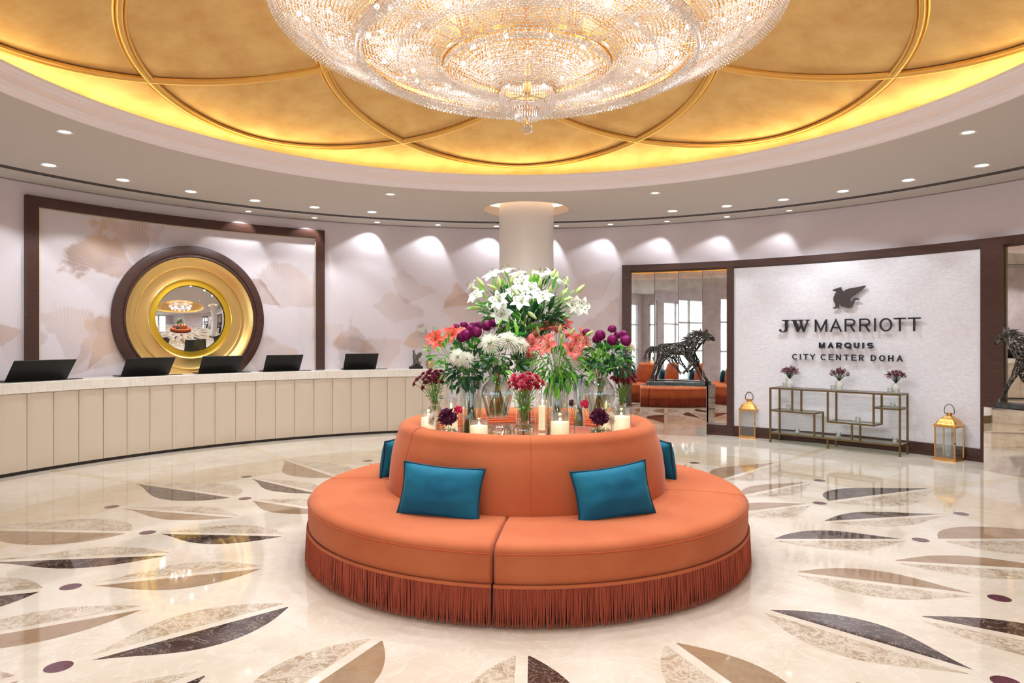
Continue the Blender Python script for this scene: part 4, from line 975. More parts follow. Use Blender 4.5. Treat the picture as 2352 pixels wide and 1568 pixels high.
bulb('large bulbous glass vase of white chrysanthemums, left of centre', 1142, 5.0, zpx(958, 5.0), 1.12); bulb('large bulbous glass vase of purple chrysanthemums on the right', 1377, 5.05, zpx(958, 5.05), 1.12)
vase('clear glass riser under the right bulbous vase', 1377, 5.05, [(.075, 0), (.08, .004), (.08, .085), (.07, .092)], gm=M_glassthick)
cylv('tall glass cylinder with dark stems left of the bulbous vase', 1082, 5.05, 53, 872, .75); cylv('tall glass cylinder packed with leafy lily stems right of centre', 1279, 5.0, 54, 878, .8)
cylv('slim tall glass cylinder right of the lily cylinder', 1331, 4.9, 27, 868, .85, zpx(980, 4.9)); cylv('tallest glass cylinder in the middle holding bare twigs', 1208, 5.35, 54, 812, .2)
vase('short glass tumbler under the slim cylinder', 1331, 4.9, [(.044, 0), (.044, .03)], gm=M_glassthick, base=ZT+.001)
urn = [(.038, 0), (.045, .005), (.038, .02), (.05, .06), (.066, .12), (.07, .145), (.064, .16), (.042, .175), (.04, .185), (.048, .20)]
vase('small glass urn with crimson spray chrysanthemums at the front centre', 1202, 4.62, urn, water=.1)
sm = [(.04, 0), (.05, .01), (.056, .05), (.05, .085), (.036, .10), (.035, .11), (.044, .13)]
vase('small glass vase of burgundy spray flowers at the far left', 1000, 5.2, [(r*1.1, z) for r, z in sm], water=.07, base=zpx(962, 5.2)); vase('small glass vase of dark red spray flowers at the far right', 1425, 5.2, [(r*1.1, z) for r, z in sm], water=.07, base=zpx(965, 5.2))
vase('short glass riser under the far left small vase', 1000, 5.2, [(.04, 0), (.04, zpx(962, 5.2)-ZT-.002)], gm=M_glassthick); vase('short glass riser under the far right small vase', 1425, 5.2, [(.04, 0), (.04, zpx(965, 5.2)-ZT-.002)], gm=M_glassthick)
rnd_ = [(.035, 0), (.055, .012), (.067, .045), (.066, .07), (.055, .095), (.046, .102), (.05, .112)]
vase('low round glass bowl vase with plum ruffled flower on the left', 1030, 4.78, rnd_, water=.07, base=ZT+.018); vase('low round glass bowl vase with plum ruffled flower on the right', 1376, 4.74, rnd_, water=.07, base=ZT+.018)
vase('thin clear base plate of the left bowl vase', 1030, 4.78, [(.05, 0), (.05, .015)], gm=M_glassthick, name='glass_coaster', cat='coaster'); vase('thin clear base plate of the right bowl vase', 1376, 4.74, [(.05, 0), (.05, .015)], gm=M_glassthick, name='glass_coaster', cat='coaster')
# ------------------------------------------------------------------ bouquets
rn = random.Random(11)
def heads(lst, name, label, group, meshes, centre, vz, face=.75, up=.35, scale=1, jit=.15, ml=None):
    """lst: (px, py, depth[, size]) of heads; centre = bouquet heart the heads point away from"""
    for i, h in enumerate(lst):
        p = P(h[0], h[1], h[2]); d = (p-Vector(centre)).normalized(); d = d+Vector((0, -face, up))+Vector((rn.uniform(-jit, jit), rn.uniform(-jit, jit), rn.uniform(-jit, jit)))
        me = meshes[i % len(meshes)]
        flower(name, label, group, p, d, me, vz, scale=scale*(h[3] if len(h) > 3 else 1))
LM = lambda L: [('petals', L[0]), ('stamens', L[1])]
# white lilies, top centre
vc = vpos(1208, 5.35)+Vector((0, 0, .25)); ctr = P(1205, 760, 5.35)
wl = [(1098, 688, 5.15), (1134, 640, 5.3), (1150, 695, 5.0), (1152, 722, 5.02), (1200, 698, 4.95), (1248, 690, 4.98), (1310, 702, 5.1, .95), (1330, 705, 5.25), (1200, 655, 5.2), (1165, 632, 5.45), (1240, 640, 5.4), (1218, 668, 5.1, .85), (1285, 655, 5.3, .9), (1262, 640, 5.5), (1190, 640, 5.5), (1180, 675, 5.2, .8), (1120, 715, 5.3, .8), (1090, 660, 5.45, .8)]
heads(wl, 'white_lily', 'open white lily in the tall centre bouquet', 'white lilies in the centre bouquet', [LM(WL[0]), LM(WL[1])], ctr, vc, .6, .15, jit=.5)
buds = [(1108, 655, 5.2, -35, 15), (1100, 668, 5.2, -60, 5), (1092, 686, 5.2, -80, 5), (1098, 706, 5.15, -100, 0), (1147, 655, 5.05, -5, 10), (1175, 648, 5.1, 12, 10), (1185, 680, 5.0, -15, 40), (1195, 640, 5.4, -12, 0), (1224, 640, 5.4, 3, 0), (1240, 655, 5.2, 5, 10), (1278, 638, 5.3, 12, 0), (1262, 672, 5.05, 15, 20), (1302, 650, 5.3, 5, 0), (1296, 675, 5.15, 30, 5), (1328, 668, 5.3, 45, 0), (1300, 688, 5.05, 75, 10), (1135, 662, 5.05, -65, 20), (1218, 720, 4.95, 130, 20), (1270, 632, 5.4, 20, 0)]
for i, (x, y, Y, a, tw) in enumerate(buds):
    p = P(x, y, Y); d = Vector((sin(rad(a)), -sin(rad(tw)), cos(rad(a))))
    flower('lily_bud', 'closed green white lily bud in the tall centre bouquet', 'lily buds in the centre bouquet', p-d*.02, d, [('bud', BM)], vc, scale=rn.uniform(1.0, 1.3))
def leaves(cx, cy, Y, rx, ry, n, L, w, mi, spread=1, up=.3, dy=.15, cu=50):
    out = []
    for i in range(n):
        a = rn.uniform(0, 2*pi); k = sqrt(rn.random()); x = cx+rx*k*cos(a); y = cy+ry*k*sin(a); p = P(x, y, Y+rn.uniform(-dy, dy))
        d = Vector((k*cos(a)*spread+rn.uniform(-.4, .4), rn.uniform(-.8, .2), -k*sin(a)*spread+up+rn.uniform(-.4, .4)))
        out.append((p, d, L*rn.uniform(.7, 1.2), w*rn.uniform(.8, 1.2), rad(rn.uniform(0, cu)), mi if not hasattr(mi, '__len__') else rn.choice(mi)))
    return out
FM = [F_leaf, F_dark, F_bright]
foliage('lily_foliage', 'green leaves massed between the white lilies of the centre bouquet', 'foliage', leaves(1205, 700, 5.35, 105, 55, 190, .11, .026, [0, 0, 2, 1])+leaves(1205, 735, 5.25, 78, 34, 190, .12, .034, [0, 1, 1])+leaves(1170, 725, 5.05, 18, 14, 6, .13, .035, 2, up=-.8), FM, tuple(ctr))
# dark twigs
def twigs(label, items, origin):
    mb = MB()
    for (x, y, Y, dx, dy) in items:
        p = P(x, y, Y); e = P(x+dx, y+dy, Y-.05); pts = [p+(e-p)*(i/5)+Vector((rn.uniform(-.006, .006), rn.uniform(-.006, .006), rn.uniform(-.006, .006)))*i/3 for i in range(6)]
        mb.mi = 0; mb.tube([q-Vector(origin) for q in pts], .0014, 4, taper=.5)
        for q in pts[1:]:
            for s in range(3):
                d = Vector((rn.uniform(-1, 1), rn.uniform(-1, .3), rn.uniform(-1, 1))); M = Matrix.Translation(q-Vector(origin)) @ d.to_track_quat('X', 'Z').to_matrix().to_4x4(); mb.mi = 1
                ribbon(mb, .018, .007, .3, 0, M, n=3, m=2)
    o = obj('filler_twigs', mb, [F_twig, mat('twig_leaf', '5A3440', .6, var=.5, c2='3A2A20', vscale=30)], loc=origin, kind='stuff', angle=180); tag(o, label, 'twigs')
twigs('brown berry twigs in the heart of the white lily bouquet', [(1190+rn.uniform(-10, 60), 785, 5.25, rn.uniform(-45, 60), rn.uniform(-50, -95)) for _ in range(60)], tuple(ctr))
twigs('fine purple twigs hanging at the left of the white lily bouquet', [(1180, 765, 5.2, rn.uniform(-75, -30), rn.uniform(-50, 5)) for _ in range(14)], tuple(P(1150, 740, 5.2)))
mb = MB()
for i in range(46):
    a = rn.uniform(0, 6.28); r0 = rn.uniform(0, .035); mb.tube([(r0*cos(a), r0*sin(a), .03), (r0*.8*cos(a+.6)+rn.uniform(-.01, .01), r0*.8*sin(a+.6), .2), (r0*1.1*cos(a+1), r0*1.1*sin(a+1), .40+rn.uniform(0, .12))], .0022, 4)
o = obj('bare_stems', mb, mat('amber_stem', '8A5A30', .5, var=.4, vscale=20, c2='5C3A22'), loc=tuple(vpos(1208, 5.35)), kind='stuff', angle=180); tag(o, 'amber bare stems standing in the tallest centre cylinder', 'stems')
# monstera leaf
def monstera(label, p, d, s, mt):
    mb = MB(); out = []; n = 40; rows = []
    for i in range(n+1):
        a = -pi*.93+2*pi*.93*i/n; r = s*(1-.25*abs(sin(a/2)))*(1-(.0 if i % 6 not in (3,) else .38)); out.append((r*cos(a)+s*.1, r*.8*sin(a)))
    for k in range(6): rows.append([(x*k/5, y*k/5, -(.10*(x*x+y*y)/s*(k/5)**2)+.06*abs(y)*(k/5)) for x, y in out])
    q = Vector(d).normalized().to_track_quat('X', 'Z').to_matrix().to_4x4(); mb.grid(rows)
    t = thing('monstera_leaf', label, 'leaf', tuple(p)); obj('blade', mb, F_mon, t, rot=q.to_euler(), angle=180)
    st = MB(); st.tube([(0, 0, 0), (-.02, .06, -.07), Vector(vc)-Vector(p)], .004, 6); obj('stem', st, F_stem, t)
monstera('large green monstera leaf below the white lilies', P(1195, 765, 4.98), (-.9, -.75, -.25), .13, None); monstera('dark green round leaf below right of the white lilies', P(1222, 752, 5.0), (.5, -.8, .35), .10, None)
# left group: coral-red lilies, purple balls, white mums
vl = vpos(1082, 5.05)+Vector((0, 0, .12)); cl = P(1060, 830, 5.2)
heads([(1002, 782, 4.95, 1.0), (1040, 772, 5.05, .95), (1058, 768, 5.2, .9), (1012, 790, 5.1, .8)], 'coral_lily', 'red-coral lily in the left bouquet', 'coral lilies on the left', [LM(RL)], cl, vl, .5, .1)
heads([(1048, 762, 5.25), (1064, 757, 5.35), (1078, 764, 5.2), (1096, 757, 5.3), (1070, 775, 4.98, 1.2), (1092, 768, 4.95, 1.2), (1112, 758, 5.1, 1.15), (1128, 750, 5.15, 1.05), (1060, 780, 5.0, 1.1), (1085, 758, 5.4)], 'purple_chrysanthemum', 'round purple chrysanthemum in the left bouquet', 'purple chrysanthemums on the left', [[('petals', PM)]], cl, vl, .5, .3, scale=.95)
heads([(1052, 822, 4.88, .82), (1072, 826, 4.92, .72)], 'white_chrysanthemum', 'smaller white spider chrysanthemum in the left cylinder bouquet', 'small white chrysanthemums', [[('petals', WM)]], P(1065, 850, 5.1), vl, .9, .1)
foliage('left_foliage', 'leafy green stems spilling left from the left cylinder', 'foliage', leaves(1030, 810, 5.1, 45, 28, 60, .09, .018, [0, 2], spread=1.5)+leaves(1085, 815, 5.1, 45, 35, 130, .06, .034, [1, 1, 0])+leaves(1065, 862, 5.0, 34, 32, 120, .055, .034, [1], up=-.6)+leaves(1040, 850, 5.05, 26, 32, 30, .08, .016, 0, up=-.3), FM, tuple(cl))
# centre-left: three large white mums over the bulbous vase
vj = vpos(1142, 5.0)+Vector((0, 0, .2)); cj = P(1150, 830, 5.05)
heads([(1128, 792, 4.82, 1.0), (1166, 788, 4.85, 1.02), (1190, 796, 4.9, .95)], 'white_chrysanthemum', 'large white spider chrysanthemum over the left bulbous vase', 'large white chrysanthemums', [[('petals', WM)]], cj, vj, .35, .5)
foliage('chrysanthemum_foliage', 'dark scalloped chrysanthemum leaves under the three white blooms', 'foliage', leaves(1155, 828, 5.0, 52, 24, 150, .055, .036, [1, 1, 0], up=-.5)+leaves(1146, 858, 4.95, 20, 18, 20, .07, .03, [2, 0], up=-1), FM, tuple(cj))
def stems_in(label, x, Y, z0, z1, r0, r1, n, mt, zoff=0):
    mb = MB(); o_ = vpos(x, Y)
    for i in range(n):
        a = rn.uniform(0, 6.28); k = sqrt(rn.random()); b = a+2.4; mb.tube([(r0*k*cos(b), r0*k*sin(b), z0-ZT), (r1*.3*k*cos(a), r1*.3*k*sin(a), z0-ZT+(z1-z0)*.75), (r1*k*cos(a), r1*k*sin(a), z1-ZT)], .0026, 5)
    o = obj('stems', mb, mt, loc=tuple(o_), kind='stuff', angle=180); tag(o, label, 'stems')
M_st2 = mat('olive_stem', '8A8A3A', .45, var=.4, vscale=25, c2='4E6A28'); M_st3 = mat('deep_stem', '1E4A2A', .45, var=.5, vscale=25, c2='2E6A34')
zj = zpx(958, 5.0); stems_in('bundle of olive stems in the left bulbous vase', 1142, 5.0, zj+.02, zj+.36, .085, .05, 55, M_st2)
stems_in('bundle of brownish stems in the right bulbous vase', 1377, 5.05, zj+.02, zj+.36, .06, .05, 26, M_st2); stems_in('dark wet stems in the left tall cylinder', 1082, 5.05, ZT+.02, zpx(865, 5.05), .078, .078, 120, M_st3)
stems_in('dense green stems in the lily cylinder', 1279, 5.0, ZT+.02, zpx(865, 5.0), .08, .08, 120, M_st3); stems_in('dark green stems in the slim cylinder', 1331, 4.9, zpx(978, 4.9), zpx(862, 4.9), .032, .032, 24, M_st3)
stems_in('pale green stems in the front urn', 1202, 4.62, ZT+.02, zpx(945, 4.62), .025, .03, 24, M_st2)
# centre-right coral lilies
vn = vpos(1279, 5.0)+Vector((0, 0, .3)); cn = P(1278, 810, 5.05)
heads([(1222, 792, 4.95), (1238, 775, 5.05), (1262, 800, 4.85, 1.05), (1250, 765, 5.2), (1278, 765, 5.1), (1296, 755, 5.3), (1318, 788, 4.95, 1.1), (1308, 805, 4.85, 1.05), (1284, 748, 5.35, .9), (1330, 775, 5.1), (1262, 782, 5.0, .9), (1300, 776, 5.0), (1226, 805, 5.0, .9), (1340, 795, 5.05, .9), (1268, 750, 5.3)], 'coral_lily', 'coral pink lily in the right of centre bouquet', 'coral lilies right of centre', [LM(CL[0]), LM(CL[1])], cn, vn, .4, .35, jit=.6)
for (x, y, a) in ((1285, 765, 5), (1238, 768, -15), (1310, 770, 30), (1335, 800, 80), (1290, 785, 0), (1345, 770, 60)):
    p = P(x, y, 4.95); d = Vector((sin(rad(a)), -.2, cos(rad(a)))); flower('lily_bud', 'closed yellow-green bud among the coral lilies', 'lily buds among coral lilies', p, d, [('bud', BM)], vn, scale=.9)
foliage('coral_lily_foliage', 'bright narrow leaves hanging under the coral lilies', 'foliage', leaves(1278, 835, 4.95, 58, 32, 170, .10, .017, [0, 2, 0], up=-.4, spread=1)+leaves(1278, 868, 4.92, 40, 22, 70, .10, .016, [0, 2], up=-.9), FM, tuple(cn))
heads([(1326, 828, 4.95, .9)], 'white_chrysanthemum', 'white chrysanthemum half hidden under the coral lilies', 'white chrysanthemums on the right', [[('petals', CM)]], P(1320, 850, 5.1), vn, .9, .1)
heads([(1440, 800, 5.25, .9)], 'white_chrysanthemum', 'cream chrysanthemum at the far right behind the purple blooms', 'white chrysanthemums on the right', [[('petals', CM)]], P(1400, 850, 5.2), vn, .3, .1)
# right purple mums
vr = vpos(1377, 5.05)+Vector((0, 0, .2)); cr = P(1390, 840, 5.1)
heads([(1350, 772, 5.1, .95), (1378, 778, 4.9, 1.15), (1372, 786, 5.0, 1.0), (1404, 765, 5.1, 1.0), (1405, 788, 4.88, 1.15), (1416, 778, 5.1, .85), (1428, 776, 5.15, .95), (1432, 790, 4.92, 1.2)], 'purple_chrysanthemum', 'round purple chrysanthemum in the right bouquet', 'purple chrysanthemums on the right', [[('petals', PM)]], cr, vr, .45, .3, scale=.95)
foliage('right_foliage', 'dark scalloped leaves under the right purple chrysanthemums', 'foliage', leaves(1395, 818, 5.0, 52, 26, 190, .055, .036, [1, 0, 1], up=-.3)+leaves(1372, 838, 4.98, 26, 22, 30, .09, .03, [2], up=.4)+leaves(1425, 840, 5.0, 26, 20, 40, .055, .034, [1], up=-.7)+leaves(1330, 850, 5.1, 26, 28, 50, .09, .03, [1, 0]), FM, tuple(cr))
# sprays
def spray(cx, cy, Y, rx, ry, n, me, label, group, v, seed):
    r = random.Random(seed); c = P(cx, cy+28, Y+.04); pts = []
    for i in range(n):
        a = i*2.39996; k = sqrt((i+.5)/n); pts.append((cx+rx*k*cos(a), cy+ry*k*sin(a)*.9, Y+.03-.07*(1-k*k)+r.uniform(-.02, .02), r.uniform(.85, 1.15)))
    heads(pts, 'spray_chrysanthemum', label, group, [[('petals', me)]], c, v, .4, .2, jit=.25)
vq = vpos(1000, 5.2)+Vector((0, 0, .14)); vrr = vpos(1425, 5.2)+Vector((0, 0, .14)); vi = vpos(1202, 4.62)+Vector((0, 0, .1))
spray(993, 866, 5.05, 30, 20, 20, BD[0], 'burgundy spray chrysanthemum at the far left of the display', 'burgundy sprays on the left', vq, 1); spray(1206, 878, 4.55, 42, 22, 24, BD[1], 'crimson spray chrysanthemum in the front centre urn', 'crimson sprays at the front', vi, 2)
spray(1435, 868, 5.1, 30, 15, 20, BD[2], 'dark red spray chrysanthemum at the far right of the display', 'dark red sprays on the right', vrr, 3)
for k, (x, y) in enumerate(((952, 882), (972, 890), (958, 872))): heads([(x, y, 5.05, .95)], 'spray_chrysanthemum', 'burgundy spray chrysanthemum at the far left of the display', 'burgundy sprays on the left', [[('petals', BD[0])]], P(1000, 900, 5.1), vq, .4, 0)
foliage('spray_foliage', 'small green leaves on the far left spray stems', 'foliage', leaves(998, 905, 5.08, 16, 20, 60, .035, .010, [1, 0]), FM, tuple(P(998, 905, 5.1)))
foliage('spray_foliage', 'small green leaves on the front centre spray stems', 'foliage', leaves(1204, 925, 4.58, 20, 22, 70, .04, .010, [1, 0]), FM, tuple(P(1204, 925, 4.6)))
foliage('spray_foliage', 'small green leaves on the far right spray stems', 'foliage', leaves(1430, 905, 5.12, 14, 18, 50, .035, .010, [1, 0]), FM, tuple(P(1430, 905, 5.1)))
# little bowls: plum ruffle, white mum, pink cluster
for (x, xw, xp, Y, side, yp) in ((1030, 1000, 1050, 4.74, 'left', 938), (1374, 1396, 1345, 4.70, 'right', 925)):
    v = vpos(x, Y)+Vector((0, 0, .03)); s_ = -1 if side == 'left' else 1
    flower('plum_carnation', 'plum ruffled flower in the %s low bowl vase' % side, 'plum ruffled flowers', P(x, 970, Y-.03), (s_*.1, -.5, 1), [('petals', PR)], v, scale=1.2)
    flower('white_chrysanthemum', 'white chrysanthemum turned sideways behind the %s plum flower' % side, None, P(xw, 962, Y+.07), (s_*1.0, -.35, .25), [('petals', CM)], v, scale=.72)
    flower('pink_carnation', 'hot pink cluster flower above the %s plum flower' % side, None, P(xp, yp+8, Y-.02), (-s_*.3, -.5, .7), [('petals', PK)], v, scale=1.15)
flower('plum_carnation', 'dark plum flower half hidden between lily cylinder and slim cylinder', None, P(1313, 930, 5.3), (0, -.6, .6), [('petals', DK)], vpos(1320, 5.3), scale=1.1)
# ------------------------------------------------------------------ little vases on the console
M_cer = mat('marbled_ceramic', 'E6E1DB', .35, var=1, vscale=30, c2='C9C0B8')
def consvase(u, v, lab, seed, s=1.0):
    p = on_console(u, v, z_t); r = random.Random(seed); t = thing('ceramic_vase', 'white marbled vase with %s' % lab, 'vase', tuple(p), group='ceramic vases on the console')
    mb = MB(); mb.lathe([(x*s, z*s) for x, z in [(.0005, 0), (.034, 0), (.04, .006), (.056, .05), (.06, .08), (.055, .11), (.043, .128), (.041, .135), (.037, .135), (.037, .12), (.0005, .1)]], 32); obj('body', mb, M_cer, t, angle=60)
    b = MB(); c = Vector((0, 0, .13*s))
    for i in range(80):
        a = r.uniform(0, 6.28); k = r.random()**.5; e = c+Vector((cos(a)*.135*k, sin(a)*.10*k, .05+.13*(1-k*.5)+r.uniform(-.04, .02)))*s
        b.mi = 0; b.tube([c, (c+e)/2+Vector((0, 0, .02)), e], .0012, 4)
        for q in range(9):
            o_ = e+Vector((r.uniform(-1, 1), r.uniform(-1, 1), r.uniform(-1, 1)))*.018; b.mi = 1
            for w in range(2): ribbon(b, .014, .010, .5, .3, Matrix.Translation(o_) @ Vector((r.uniform(-1, 1), r.uniform(-1, 1), r.uniform(-.2, 1))).to_track_quat('X', 'Z').to_matrix().to_4x4(), n=2, m=2)
    o = obj('dried_flowers', b, [F_dark, F_waxr], loc=tuple(p), angle=180); tag(o, 'dried wine-red waxflowers in the %s' % lab.split(' at ')[-1].replace('red flowers ', ''), 'flowers', 'dried waxflower bunches')
    return o
for u, v, lab, sd in ((ux(1800)+.0, .20, 'red flowers at the left end of the console', 1), (ux(1915), .19, 'red flowers at the middle of the console', 2), (ux(2052)-.03, .19, 'red flowers at the right end of the console', 3)):
    o = consvase(u, v, lab, sd); o['label'] = 'bunch of dried wine-red waxflowers '+lab.replace('red flowers ', '')
# ------------------------------------------------------------------ chandelier
def crystal_mat():
    m, nt, b = newmat('crystal'); nt.nodes.remove(b); o = nt.nodes['Material Output']
    g = N(nt, 'ShaderNodeBsdfGlossy', {0: (1, 1, 1, 1), 'Roughness': .06}); t = N(nt, 'ShaderNodeBsdfTransparent', {0: (1, .98, .97, 1)})
    d = N(nt, 'ShaderNodeBsdfDiffuse', {0: (.96, .95, .96, 1)}); tl = N(nt, 'ShaderNodeBsdfTranslucent', {0: (.98, .96, .95, 1)})
    a = N(nt, 'ShaderNodeMixShader', {0: .5, 1: d.outputs[0], 2: tl.outputs[0]}); b1 = N(nt, 'ShaderNodeMixShader', {0: .45, 1: a.outputs[0], 2: t.outputs[0]})
    lw = N(nt, 'ShaderNodeLayerWeight', {0: .5}); f = N(nt, 'ShaderNodeMapRange', {0: lw.outputs[1], 3: .22, 4: .7})
    mx = N(nt, 'ShaderNodeMixShader', {0: f.outputs[0], 1: b1.outputs[0], 2: g.outputs[0]}); nt.links.new(mx.outputs[0], o.inputs[0]); return m
M_cry = crystal_mat(); M_bulb = emit('bulb_glow', (1, .94, .85), 22)
OX, OY = SC[0]+.003, SC[1]
ch = thing('crystal_chandelier', 'enormous tiered round crystal chandelier hanging under the gold dome', 'chandelier', (OX, OY, 0))
def gems(name, pts, rad_, par, flat=.55, elong=1.0, kind='stuff'):
    """one mesh of many faceted beads; pts: N x 3 (numpy), facing directions random about the vertical axis"""
    n = len(pts); k = 6; rs = np.random.RandomState(len(pts)); base = [(0, 0, elong), (0, 0, -elong)]+[(cos(2*pi*i/k), sin(2*pi*i/k), 0) for i in range(k)]
    B_ = np.array(base); ang = np.arctan2(pts[:, 0], -pts[:, 1])+rs.uniform(-.5, .5, n); tilt = rs.uniform(-.5, .5, n)
    # bead axes: flat direction radial, long direction vertical
    loc = np.zeros((n, len(B_), 3)); L = B_[None]*np.ones((n, 1, 1)); r = (np.asarray(rad_)*rs.uniform(.85, 1.15, n))[:, None]
    X = L[:, :, 0]*r; Z = L[:, :, 1]*r; Yv = L[:, :, 2]*r*flat
    c, s = np.cos(tilt)[:, None], np.sin(tilt)[:, None]; Y2 = Yv*c-Z*s; Z2 = Yv*s+Z*c
    ca, sa = np.cos(ang)[:, None], np.sin(ang)[:, None]
    loc[:, :, 0] = X*ca-Y2*-sa*-1; loc[:, :, 1] = X*sa+Y2*-ca*-1; loc[:, :, 2] = Z2*elong
    V = (loc+pts[:, None, :]).reshape(-1, 3)
    fb = [(0, 2+i, 2+(i+1) % k) for i in range(k)]+[(1, 2+(i+1) % k, 2+i) for i in range(k)]
    F = (np.array(fb)[None]+(np.arange(n)*len(B_))[:, None, None]).reshape(-1, 3)
    me = bpy.data.meshes.new(name); me.vertices.add(len(V)); me.vertices.foreach_set('co', V.ravel()); me.loops.add(F.size); me.loops.foreach_set('vertex_index', F.ravel().astype(np.int32))
    me.polygons.add(len(F)); me.polygons.foreach_set('loop_start', np.arange(0, F.size, 3, dtype=np.int32)); me.update(calc_edges=True); me.materials.append(M_cry)
    o = bpy.data.objects.new(name, me); COL.objects.link(o); o.parent = par
    if kind: o['kind'] = kind
    return o
def net(r1, z1, r2, z2, sag, ns, nb, size=.013, jit=.002, lob=0, nl=24):
    i, j = np.meshgrid(np.arange(ns), (np.arange(nb)+.5)/nb, indexing='ij'); a = 2*pi*(i+.5*(np.arange(nb)[None] % 2))/ns
    sg = sag*np.sin(pi*j)*(1+lob*np.abs(np.sin(a*nl/2))); r = r1+(r2-r1)*j+.0*sg; z = z1+(z2-z1)*j-sg
    p = np.stack([r*np.sin(a), -r*np.cos(a), z], -1).reshape(-1, 3); return p+np.random.RandomState(ns).uniform(-jit, jit, p.shape)
T = [(1.93, 4.11), (1.31, 3.79), (.65, 3.70), (.215, 3.50)]
def ringbar(name, r, z, w, h, n=128):
    mb = MB(); mb.lathe([(r-w, z), (r+w, z), (r+w, z+h), (r-w, z+h), (r-w, z)], n)
    for i in range(n):
        a = 2*pi*i/n; mb.sphere((r*sin(a), -r*cos(a), z-.004), .006 if n > 60 else .004, 6, 4)
    obj(name, mb, M_goldmet, ch, angle=40)
for r, z in T: ringbar('gold_ring', r, z+.02, .012, .03, 160 if r > .5 else 60)
# nets: strands run from the outer ring inwards, crowding together at the inner ring
gems('crystal_net', net(*T[0], *T[1], .04, 300, 26, lob=.5, nl=24), .0135, ch); gems('crystal_net', net(1.31, 3.77, .67, 3.70, -.05, 210, 28, lob=.6, nl=16), .0125, ch)
gems('crystal_net', net(.64, 3.68, .22, 3.50, .0, 110, 20), .0115, ch)
# outer basket up to the crown and soft scalloped swags above the rings
gems('crystal_net', net(1.93, 4.11, 1.75, 4.42, -.03, 300, 12), .0135, ch); gems('crystal_net', net(1.86, 4.16, 1.36, 3.92, .02, 220, 18), .012, ch)
gems('crystal_net', net(1.25, 3.92, .75, 3.82, .0, 150, 18), .0125, ch); gems('crystal_net', net(.60, 3.78, .28, 3.62, .02, 70, 9), .015, ch)
def fringe_(r, z, L, n, rr, size, rows=1, elong=1.0):
    out = []
    for q in range(rows): 
        for i in range(n):
            a = 2*pi*(i+.5*q)/n; out.append((r*sin(a), -r*cos(a), z-L*q/rows))
    return np.array(out)
for r, z, n, rows, L in ((1.93, 4.10, 330, 7, .10), (1.90, 4.09, 300, 5, .08), (1.31, 3.79, 230, 6, .085), (1.28, 3.77, 210, 5, .07), (.65, 3.69, 130, 4, .05), (1.62, 3.93, 270, 4, .07), (1.0, 3.75, 180, 4, .06)):
    gems('crystal_fringe', fringe_(r, z, L, n, 0, 0, rows), .0115, ch)
def prism(mb, x, y, z0, z1, r):
    k = 6; g = []
    for zz, q in ((z0, .25), (z0-.006, 1), (z1+.012, .9), (z1, .05)): g.append([(x+r*q*cos(2*pi*i/k), y+r*q*sin(2*pi*i/k), zz) for i in range(k)])
    mb.grid(g, cv=True)
for r, z0, z1, n in ((.215, 3.50, 3.385, 64), (.205, 3.44, 3.36, 60), (.15, 3.42, 3.325, 44), (.09, 3.37, 3.285, 28)):
    mb = MB(); [prism(mb, r*sin(2*pi*i/n), -r*cos(2*pi*i/n), z0, z1+.008*(i % 2), .0055) for i in range(n)]; obj('prism_fringe', mb, M_cry, ch, smooth=False, kind='stuff')
for r, z in ((.15, 3.42), (.09, 3.37)): ringbar('gold_ring', r, z, .006, .008, 40)
mb = MB(); mb.sphere((0, 0, 3.222), .043, 16, 10); obj('pendant_ball', mb, glassy('crystal_ball', (.92, .92, .92), .25, .0, .9), ch, smooth=False)
mb = MB(); mb.tube([(0, 0, 3.26), (0, 0, 3.5)], .006, 8); mb.tube([(0, 0, 3.5), (0, 0, domez(0)-.04)], .03, 12); obj('stem', mb, M_goldmet, ch)
mb = MB(); n = 24
for i in range(n):
    a = 2*pi*i/n; s_, c_ = sin(a), -cos(a)
    mb.tube([(1.93*s_, 1.93*c_, 4.14), (1.31*s_, 1.31*c_, 3.9), (.65*s_, .65*c_, 3.78), (.215*s_, .215*c_, 3.55)], .004, 5)
    mb.tube([(1.93*s_, 1.93*c_, 4.14), (.9*s_, .9*c_, 4.45), (.05*s_, .05*c_, 4.5)], .006, 5)
obj('frame', mb, M_goldmet, ch)
nb = 0; bm_ = None
for r, z, n, of in ((1.72, 4.06, 24, 0), (1.5, 3.98, 20, .1), (1.12, 3.88, 18, 0), (.88, 3.84, 14, .1), (.5, 3.72, 10, .15), (.33, 3.66, 6, 0), (1.86, 4.2, 24, .2), (1.22, 3.86, 16, .25)):
    for i in range(n):
        a = 2*pi*(i+of*n/3)/n
        if bm_ is None:
            q = MB(); q.sphere((0, 0, 0), .019, 12, 8); q.mi = 1; q.tube([(0, 0, .012), (0, 0, .05)], .009, 8); bm_ = mesh('bulb', q, [M_bulb, M_goldmet])
        o = bpy.data.objects.new('bulb', bm_); COL.objects.link(o); o.parent = ch; o.location = (r*sin(a), -r*cos(a), z+.02)
for i in range(10):
    a = 2*pi*i/10; l = bpy.data.lights.new('chandelier_fill', 'SPOT'); l.energy = 185; l.spot_size = radians(165); l.spot_blend = .6; l.color = (.84, .93, 1); l.shadow_soft_size = .12  # added unseen spots below the crystal nets: light the room, spare the beads above
    o = bpy.data.objects.new('chandelier_fill', l); COL.objects.link(o); o.parent = ch; o.location = (1.42*sin(a), -1.42*cos(a), 3.70)
